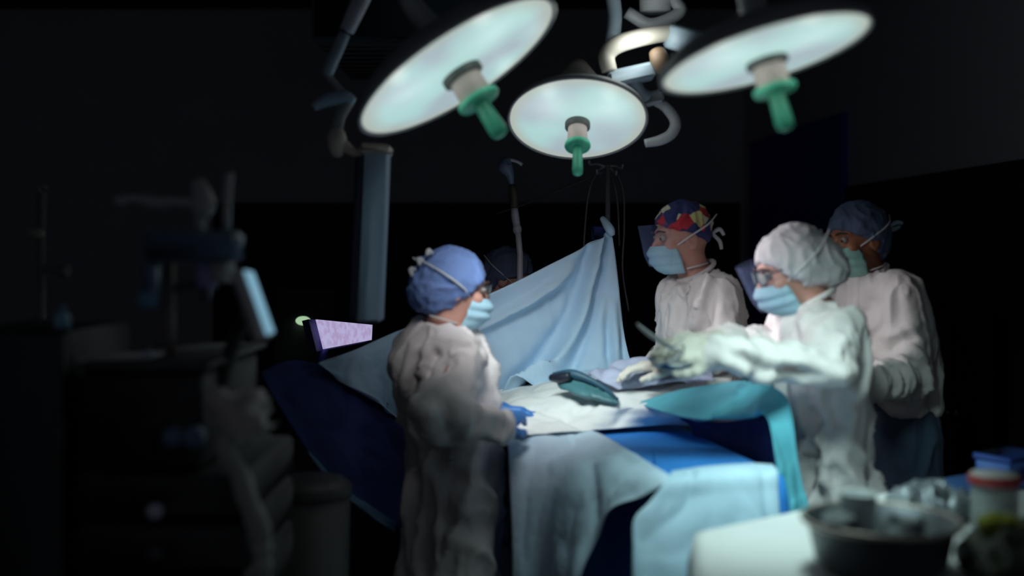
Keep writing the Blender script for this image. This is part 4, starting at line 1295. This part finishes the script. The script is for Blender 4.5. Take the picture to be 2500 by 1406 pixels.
# ------------------------------------------------------------------ ceiling pendant with service column
M_COL = mat('column_blue_grey', (0.30, 0.42, 0.56), 0.5, var=0.04)
M_BEIGE = mat('cap_beige', (0.70, 0.62, 0.56), 0.5, var=0.04)
YP = 3.4
pd = thing('ceiling_pendant', 'blue-grey service column hanging from a jointed ceiling arm, beige cap on top', 'pendant', P(912, 780, YP))
a0, a1 = P(920, 375, YP), P(903, 786, YP)
axp = [nrm((1, 0, 0.02)), (0, 1, 0), nrm(a0 - a1)]
MB().box((a0 + a1) / 2, (0.076, 0.10, np.linalg.norm(a0 - a1)), axp, 0.008).build('column', M_COL, pd)
MB().box((a0 + a1) / 2 + np.array([-0.048, 0.01, 0]), (0.022, 0.09, np.linalg.norm(a0 - a1) * 0.96), axp, 0.004).build('side_rail', mat('rail_navy', (0.02, 0.03, 0.08), 0.5), pd)
MB().box(a0 + np.array([0, 0, 0.012]), (0.088, 0.11, 0.028), [nrm((1, 0, -0.08)), (0, 1, 0), nrm((0.08, 0, 1))], 0.01).build('cap', M_BEIGE, pd)
MB().tube([P(905, 372, YP), P(865, 372, YP), P(835, 352, YP)], [0.016, 0.014, 0.02], 12, 5).build('bracket', M_BEIGE, pd)
MB().ball(P(823, 346, YP), (0.030, 0.034, 0.048), 20).build('joint', M_BEIGE, pd)
MB().tube([P(820, 325, YP), P(830, 285, YP), P(850, 248, YP)], [0.02, 0.018, 0.02], 12, 5).build('drop_link', M_HOUSING, pd)
MB().tube([P(765, 262, YP), P(800, 244, YP), P(840, 240, YP), P(862, 252, YP)], [0.012, 0.020, 0.024, 0.018], 14, 6).build('elbow', mat('elbow_blue_grey', (0.40, 0.55, 0.70), 0.45), pd)
MB().tube([P(850, 242, YP), P(822, 210, YP), P(797, 182, YP)], [0.012, 0.011, 0.012], 10, 4).build('link', M_HOUSING, pd)
MB().tube([P(797, 184, YP), P(818, 135, YP), P(842, 82, YP)], [0.017, 0.019, 0.017], 14, 4).build('lower_arm', mat('arm_blue_grey', (0.34, 0.44, 0.52), 0.45), pd)
MB().tube([P(846, 76, YP), P(872, 20, YP), P(915, -70, YP), P(960, -170, YP)], [0.022, 0.026, 0.026, 0.028], 14, 4).build('upper_arm', mat('arm_grey', (0.55, 0.60, 0.68), 0.45), pd)
pu = P(960, -170, YP)
MB().tube([pu, (pu[0], pu[1], CEIL_Z)], 0.04, 16, 0).build('ceiling_tube', M_ARM, pd)

# dark air outlet box on the ceiling
ac = P(985, 60, 6.2)
ab = thing('ceiling_air_outlet', 'dark teal air outlet box on the ceiling behind the upper left lamp', 'air outlet', ac)
MB().box((ac[0], ac[1], (ac[2] - 0.2 + CEIL_Z) / 2), (0.80, 1.2, CEIL_Z - ac[2] + 0.2), None, 0.02).build('casing', mat('outlet_teal', (0.13, 0.20, 0.24), 0.6), ab)
gl = MB()
for i in range(9):
    gl.box((ac[0], ac[1] - 0.5 + i * 0.125, ac[2] - 0.21), (0.72, 0.02, 0.03), None, 0.004)
gl.build('grille', M_HOUSING, ab)

# ------------------------------------------------------------------ hanging infusion pump line behind the nurse
ip = thing('infusion_stand', 'pale grey infusion stand with a blue drip bag behind the drape', 'infusion stand', (*P(1262, 600, 4.42)[:2], 0))
ix, iy = P(1268, 600, 4.42)[:2]
MB().tube([(ix, iy, 0.05), (ix, iy, 1.1), P(1270, 622, 4.42), P(1264, 562, 4.42)], [0.014, 0.014, 0.012, 0.012], 10, 1).build('pole', mat('stand_pale', (0.34, 0.35, 0.40), 0.4), ip)
fb = MB()
for a in range(5):
    q = a * 2 * math.pi / 5
    fb.tube([(ix, iy, 0.10), (ix + 0.15 * math.cos(q), iy + 0.15 * math.sin(q), 0.06), (ix + 0.20 * math.cos(q), iy + 0.20 * math.sin(q), 0.03)], [0.018, 0.014, 0.014], 8, 3)
fb.build('base', M_ARM, ip)
MB().ball(P(1263, 560, 4.42), (0.018, 0.018, 0.022), 14).build('collar', mat('stand_pale', (0.34, 0.35, 0.40), 0.4), ip)
MB().tube([P(1262, 552, 4.42), P(1258, 530, 4.42), P(1256, 508, 4.42)], [0.014, 0.016, 0.013], 12, 3).build('sleeve', mat('stand_pale', (0.34, 0.35, 0.40), 0.4), ip)
MB().tube([P(1256, 508, 4.42), P(1254, 478, 4.42), P(1250, 450, 4.42)], [0.015, 0.02, 0.012], 12, 3).build('clamp', mat('clamp_dark', (0.05, 0.045, 0.03), 0.5), ip)
MB().tube([P(1250, 452, 4.42), P(1244, 425, 4.42), P(1234, 405, 4.42), P(1240, 385, 4.42)], [0.008, 0.018, 0.030, 0.012], 12, 5).build('drip_bag', mat('bag_blue_grey', (0.16, 0.22, 0.32), 0.4), ip)
MB().tube([P(1240, 388, 4.42), P(1262, 394, 4.42), P(1275, 402, 4.42)], 0.007, 8, 3).build('hook', M_ARM, ip)

# ------------------------------------------------------------------ lit display behind the drape
YM = 4.5
dm = thing('display', 'lit lilac screen in a blue case behind the left end of the blue drape', 'display', P(838, 872, YM))


def quad_axes(tl, tr, bl):
    x = nrm(tr - tl)
    n = nrm(np.cross(x, bl - tl))
    return np.array([x, n, np.cross(n, x)])


def screen_mat():
    m = bpy.data.materials.new('display_lit')
    m.use_nodes = True
    nt = m.node_tree
    b = nt.nodes['Principled BSDF']
    b.inputs['Base Color'].default_value = (0.02, 0.02, 0.03, 1)
    tc = nt.nodes.new('ShaderNodeTexCoord')
    wv = nt.nodes.new('ShaderNodeTexNoise')
    wv.inputs['Scale'].default_value = 34
    nt.links.new(tc.outputs['Object'], wv.inputs['Vector'])
    cr = nt.nodes.new('ShaderNodeValToRGB')
    e = cr.color_ramp.elements
    e[0].position, e[0].color = 0.40, (*lin((168, 150, 190)), 1)
    e[1].position, e[1].color = 0.58, (*lin((178, 172, 212)), 1)
    nt.links.new(wv.outputs['Fac'], cr.inputs[0])
    nt.links.new(cr.outputs[0], b.inputs['Emission Color'])
    b.inputs['Emission Strength'].default_value = 1.0
    return m


tl, tr, brr, bll = P(772, 780, 4.35), P(908, 793, 4.75), P(906, 830, 4.75), P(790, 852, 4.35)
tr[2] = tl[2] + (tr[2] - tl[2])
sm = screen_mat()
MB().add([tl, tr, brr, bll], [(3, 2, 1, 0)]).build('screen', sm, dm, solid=0.006)
n_ = nrm(np.cross(tr - tl, bll - tl))
fr = MB()
off = n_ * 0.02 if n_[1] > 0 else -n_ * 0.02
E = [tl, tr, brr, bll]
cE = np.mean(E, axis=0)
E2 = [cE + (p - cE) * 1.10 for p in E]
fr.add([p + off for p in E2] + [p + off * 2.5 for p in E2], [(0, 1, 2, 3), (7, 6, 5, 4), (0, 4, 5, 1), (1, 5, 6, 2), (2, 6, 7, 3), (3, 7, 4, 0)])
fr.build('case', mat('case_blue', (0.03, 0.03, 0.16), 0.5), dm, smooth=False)
ft_ = P(786, 870, 4.38)
MB().tube([ft_ + up3 * 0.06 + np.array([0.01, 0.03, 0]), ft_, np.array([ft_[0], ft_[1], 0.04])], 0.018, 10, 1).build('stand_pole', mat('pole_blue', (0.04, 0.06, 0.30), 0.5), dm)
MB().lathe([(0, 0), (0.22, 0), (0.22, 0.02), (0.05, 0.05), (0, 0.05)], (ft_[0], ft_[1], 0.0), (0, 0, 1)).build('foot', M_HOUSING, dm)
il = thing('indicator_unit', 'black wall unit with a small glowing pale green light, left of the lilac screen', 'indicator', P(740, 800, 5.4))
ic = P(740, 783, 5.4)
MB().box(ic + np.array([0, 0.06, -0.32]), (0.30, 0.10, 0.95), None, 0.01).build('case', M_PANEL, il)
MB().ball(ic, (0.036, 0.014, 0.022), 20).build('lamp', glow_mat('indicator_glow', lin((170, 205, 165)), 0.9), il)
MB().box((ic[0], ic[1] + 0.06, 0.23), (0.26, 0.2, 0.46), None, 0.01).build('plinth', M_PANEL, il)

# ------------------------------------------------------------------ dark equipment on the left, near the camera
YE = 2.3
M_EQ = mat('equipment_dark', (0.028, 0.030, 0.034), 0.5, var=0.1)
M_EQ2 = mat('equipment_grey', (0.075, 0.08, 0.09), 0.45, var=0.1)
M_EQB = mat('equipment_blue', (0.14, 0.24, 0.36), 0.4, var=0.1)


def ebox(u0, u1, v0, v1, Y, depth, z_floor=False):
    a, b = P(u0, v0, Y), P(u1, v1, Y)
    z0 = 0.0 if z_floor else b[2]
    return ((a[0] + b[0]) / 2, Y + depth / 2, (a[2] + z0) / 2), (abs(b[0] - a[0]), depth, a[2] - z0)


am = thing('anaesthesia_machine', 'dark anaesthesia machine with drawers and worktop at the left', 'machine', (*P(350, 900, YE + .25)[:2], 0))
c, s = ebox(190, 495, 905, 1150, YE, 0.5)
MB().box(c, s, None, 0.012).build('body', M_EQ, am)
c, s = ebox(182, 508, 888, 905, YE - 0.03, 0.55)
MB().box(c, s, None, 0.006).build('worktop', M_EQ2, am)
for i, (v0, v1) in enumerate(((1158, 1270), (1278, 1400), (1408, 1560))):
    c, s = ebox(185, 600, v0, v1, YE - 0.02, 0.5)
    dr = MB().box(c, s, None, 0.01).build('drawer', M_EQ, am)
    kc2 = P(390, (v0 + v1) / 2 + (57 if i == 0 else 0), YE - 0.035)
    if i < 2:
        MB().lathe([(0.008, 0), (0.008, 0.02), (0.015, 0.024), (0.016, 0.034), (0, 0.036)], P(390, 1271 if i == 0 else 1342, YE - 0.02) if i == 1 else P(390, 1240, YE - 0.02), (0, -1, 0), 20).build(
            'knob', mat('knob_lilac', (0.75, 0.75, 0.95), 0.3) if i == 0 else M_EQ2, dr)
b0, b1 = P(190, 1560, YE), P(595, 1560, YE)
MB().box(((b0[0] + b1[0]) / 2, YE + 0.23, b0[2] / 2 + 0.04), (b1[0] - b0[0], 0.46, b0[2] - 0.08), None, 0.01).build('base', M_EQ, am)
for sx in (0, 1):
    for sy in (0.06, 0.40):
        MB().ball((b0[0] + 0.04 + sx * (b1[0] - b0[0] - 0.08), YE + sy, 0.04), 0.04, 12).build('castor', M_SHOE, am)
for u in (432, 520):
    MB().lathe([(0.02, 0), (0.022, 0.03), (0.016, 0.04), (0, 0.042)], P(min(u, 480), 1062, YE), (0, -1, 0), 18).build('dial', M_EQB, am)
# vaporiser dials and pole above the worktop
MB().tube([P(415, 892, YE + .1), P(414, 640, YE + .1)], 0.011, 10, 0).build('mast', mat('mast_brown_grey', (0.20, 0.18, 0.17), 0.5), am)
wt_z = P(0, 888, YE)[2]
for u, v_, r, m_, nm in ((505, 668, 0.022, mat('vapour_lilac', (0.40, 0.40, 0.75), 0.4), 'vaporiser'), (541, 655, 0.026, mat('vapour_grey', (0.55, 0.53, 0.55), 0.4), 'vaporiser')):
    c = P(u, v_, YE + .12)
    vp = MB().lathe([(0, -0.03), (r, -0.03), (r * 1.1, 0), (r, 0.028), (r * 0.5, 0.035), (0, 0.036)], c, (0, 0, 1), 24).build(nm, m_, am)
MB().tube([P(414, 700, YE + .1), P(470, 698, YE + .12), P(505, 688, YE + .12), P(541, 680, YE + .12)], 0.009, 8, 4).build('manifold', M_EQ2, am)
MB().tube([P(505, 690, YE + .12), P(502, 715, YE + .12), P(498, 735, YE + .12)], [0.012, 0.013, 0.008], 10, 3).build('flow_tube', mat('flow_grey', (0.10, 0.10, 0.11), 0.4), am)

tr_ = MB().box(P(300, 884, YE + 0.12) + up3 * 0.008, (0.14, 0.16, 0.014), None, 0.004).build('paper_stack', mat('paper_dim', (0.45, 0.44, 0.48), 0.8))
tag(tr_, 'pale stack of papers on the worktop of the dark machine', 'papers')
bt = thing('vial', 'small blue-grey vial standing at the right end of the worktop', 'vial', P(362, 888, YE + .1))
MB().lathe([(0, 0), (0.011, 0), (0.011, 0.02), (0.006, 0.027), (0.006, 0.032), (0, 0.032)], P(362, 888, YE + .1), (0, 0, 1), 16).build('bottle', mat('vial_blue', (0.50, 0.70, 0.85), 0.3), bt)
MB().lathe([(0, 0), (0.0075, 0), (0.0075, 0.008), (0, 0.009)], P(362, 888, YE + .1) + up3 * 0.031, (0, 0, 1), 16).build('stopper', M_EQ2, bt)

# patient monitor above the machine, off
mn = thing('patient_monitor', 'switched off dark blue monitor on the mast above the machine', 'monitor', P(460, 640, YE + .06))
c, s = ebox(342, 580, 562, 640, YE + .02, 0.07)
MB().box(c, s, None, 0.012).build('case', M_EQB, mn)
c, s = ebox(352, 570, 568, 634, YE + .014, 0.008)
MB().box(c, s, None, 0.002).build('screen', mat('screen_dark_blue', (0.10, 0.18, 0.28), 0.25), mn)
c, s = ebox(345, 376, 640, 756, YE + .03, 0.05)
MB().box(c, s, None, 0.008).build('side_module', M_EQB, mn)
MB().lathe([(0, 0), (0.018, 0), (0.020, 0.012), (0, 0.016)], P(360, 733, YE + .03), (0, -1, 0), 18).build('module_dial', mat('dial_blue', (0.15, 0.32, 0.50), 0.4), mn)

# jointed arm over the monitor
ja = thing('support_arm', 'grey jointed support arm with a thin upright rod over the switched off monitor', 'arm', P(490, 560, YE + .1))
M_JA = mat('arm_dim_grey', (0.42, 0.43, 0.45), 0.45)
MB().tube([P(284, 492, YE + .1), P(330, 484, YE + .1), P(380, 494, YE + .1), P(430, 492, YE + .1), P(488, 496, YE + .1)], [0.012, 0.009, 0.014, 0.010, 0.014], 12, 5).build('arm', M_JA, ja)
MB().tube([P(482, 438, YE + .1), P(492, 470, YE + .1), P(496, 500, YE + .1), P(490, 530, YE + .1)], [0.012, 0.020, 0.026, 0.016], 14, 5).build('elbow', M_JA, ja)
MB().tube([P(490, 528, YE + .1), P(488, 562, YE + .1)], 0.012, 10, 0).build('post', M_JA, ja)
MB().tube([P(560, 420, YE + .1), P(556, 480, YE + .1), P(553, 562, YE + .1)], 0.009, 10, 2).build('rod', M_JA, ja)

# slanting flat panel
sp = thing('slanted_display', 'slanted pale flat display seen edge on, right of the switched off monitor', 'display', P(615, 840, YE))
a0, a1 = P(585, 660, YE + .0), P(645, 830, YE + .0)
zz = nrm(a0 - a1)
nx = nrm(np.cross([-0.13, 1, 0], zz))
axs = [nx, np.cross(zz, nx), zz]
MB().box((a0 + a1) / 2, (0.028, 0.13, np.linalg.norm(a0 - a1)), axs, 0.01).build('case', mat('panel_pale', (0.75, 0.72, 0.78), 0.4), sp)
MB().box((a0 + a1) / 2 + nx * 0.016, (0.008, 0.12, np.linalg.norm(a0 - a1) * 0.9), axs, 0.003).build('screen', glow_mat('panel_glow', lin((80, 112, 128)), 2.2), sp)
MB().tube([P(612, 760, YE + .08), P(585, 800, YE + .12), P(560, 870, YE + .14), P(535, 960, YE + .14), P(492, 1040, YE + .16)], 0.016, 10, 4).build('support', M_EQ, sp)

# breathing hose and crumpled bag
def hose(name, pts, r, m, parent=None, base=None):
    p = crom1(np.array(pts), 26)
    rs = r * (1 + 0.16 * np.sin(np.arange(len(p)) * 2 * np.pi / 5))
    return MB().tube(p, rs, 14, 0).build(name, m, parent, base=base)


M_HOSE = mat('hose_grey_green', (0.48, 0.50, 0.46), 0.5, var=0.1)
hs = hose('breathing_hose', [P(560, 1062, YE - .05), P(548, 1090, YE - .06), P(565, 1130, YE - .06), P(588, 1165, YE - .06), P(600, 1210, YE - .05), P(618, 1250, YE - .04), P(632, 1285, YE - .02), P(640, 1340, YE), P(642, 1700, YE + .05),
                           P(640, 2300, YE + .1)], 0.019, M_HOSE)
tag(hs, 'grey corrugated breathing hose hanging from the machine to the floor', 'hose')
Fb = Field(P(585, 1010, YE - .02) - 0.15, P(585, 1010, YE - .02) + 0.15, 0.005)
Fb.cone(P(520, 975, YE - .02), P(600, 1010, YE - .02), 0.022, 0.036, 0.03).cone(P(600, 1010, YE - .02), P(650, 1050, YE - .03), 0.034, 0.014, 0.03).cone(P(618, 985, YE - .02), P(590, 1040, YE - .02), 0.02, 0.03, 0.02)
tag(field_obj(Fb, 'breathing_bag', mat('bag_grey', (0.60, 0.56, 0.53), 0.5, var=0.15), amp=0.022, sc=(22, 22, 22), seed=81), 'crumpled pale grey breathing bag at the right side of the dark machine', 'bag')

# cabinet and stand at the left edge
cb = thing('cabinet', 'tall dark cabinet at the left edge of the room', 'cabinet', (*P(80, 900, 2.4)[:2], 0))
c, s = ebox(-120, 165, 805, 1406, 2.4, 0.4, True)
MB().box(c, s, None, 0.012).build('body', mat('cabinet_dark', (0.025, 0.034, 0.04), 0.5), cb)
c, s = ebox(-110, 155, 815, 1400, 2.385, 0.02, True)
MB().box((c[0], c[1], c[2] + 0.05), (s[0], s[1], s[2] - 0.1), None, 0.006).build('door', mat('cabinet_door', (0.026, 0.035, 0.042), 0.5), cb)
MB().tube([P(150, 1000, 2.37), P(150, 1150, 2.37)], 0.007, 8, 0).build('handle', M_EQ2, cb)
kb_ = thing('spray_bottle', 'small blue bottle on the corner of the tall dark cabinet', 'bottle', P(157, 805, 2.44))
MB().lathe([(0, 0), (0.017, 0), (0.018, 0.02), (0.014, 0.034), (0.008, 0.040), (0, 0.040)], P(152, 805, 2.44), (0, 0, 1), 20).build('bottle', mat('bottle_blue', (0.25, 0.50, 0.68), 0.3), kb_)
MB().lathe([(0, 0), (0.008, 0), (0.007, 0.014), (0, 0.016)], P(152, 805, 2.44) + up3 * 0.039, (0, 0, 1), 14).build('cap', M_EQB, kb_)
ls = thing('drip_stand', 'dim steel drip stand with clamps above the tall dark cabinet', 'stand', (*P(101, 700, 3.2)[:2], 0))
lx, ly = P(101, 700, 3.2)[:2]
M_LS = mat('stand_dim', (0.16, 0.17, 0.17), 0.4)
MB().tube([(lx, ly, 0.05), (lx, ly, 1.0), P(101, 470, 3.2)], 0.013, 12, 1).build('pole', M_LS, ls)
MB().ball(P(86, 570, 3.18), (0.028, 0.02, 0.017), 14).build('clamp', mat('clamp_olive', (0.25, 0.27, 0.20), 0.5), ls)
MB().tube([P(101, 655, 3.2), P(135, 660, 3.18), P(165, 664, 3.17)], [0.010, 0.010, 0.022], 12, 4).build('side_arm', M_LS, ls)
MB().tube([P(101, 478, 3.2), P(96, 462, 3.2), P(104, 452, 3.2), P(112, 462, 3.2)], 0.008, 8, 4).build('hook', M_LS, ls)
fb = MB()
for a in range(5):
    q = a * 2 * math.pi / 5
    fb.tube([(lx, ly, 0.10), (lx + 0.15 * math.cos(q), ly + 0.15 * math.sin(q), 0.06), (lx + 0.26 * math.cos(q), ly + 0.26 * math.sin(q), 0.03)], [0.018, 0.014, 0.014], 8, 3)
fb.build('base', M_LS, ls)
# grey bin behind the hose
wb = thing('waste_bin', 'dim grey waste bin on the floor below the hanging blue drape', 'bin', (*P(745, 1200, 3.0)[:2], 0))
wz = P(745, 1165, 3.0)
MB().lathe([(0, 0), (0.09, 0), (0.115, wz[2] * 0.96), (0.118, wz[2] * 0.96), (0.10, 0.02), (0, 0.02)], (wz[0], 3.0, 0.0), (0, 0, 1), 32).build('body', mat('bin_grey', (0.09, 0.085, 0.085), 0.5), wb)
MB().lathe([(0.122, 0), (0.124, 0.02), (0.10, 0.04), (0, 0.045)], (wz[0], 3.0, wz[2] * 0.955), (0, 0, 1), 32).build('lid', mat('bin_lid', (0.06, 0.055, 0.055), 0.5), wb)
# brown cupboard behind the folded-arms surgeon
bcx = P(2320, 800, 5.4)
bcu = thing('wooden_cupboard', 'dim reddish brown cupboard behind the surgeon with folded arms', 'cupboard', (bcx[0], 5.6, 0))
MB().box((bcx[0], 5.6, P(0, 755, 5.4)[2] / 2), (0.42, 0.4, P(0, 755, 5.4)[2]), None, 0.01).build('body', mat('wood_red_brown', (0.05, 0.012, 0.006), 0.5), bcu)
for s in (-1, 1):
    d_ = MB().box((bcx[0] + s * 0.105, 5.395, P(0, 755, 5.4)[2] / 2 + 0.02), (0.20, 0.02, P(0, 755, 5.4)[2] - 0.12), None, 0.005).build('door', mat('wood_red_brown', (0.05, 0.012, 0.006), 0.5), bcu)
    MB().ball((bcx[0] + s * 0.02, 5.378, 0.8), 0.012, 10).build('knob', M_EQ2, d_)
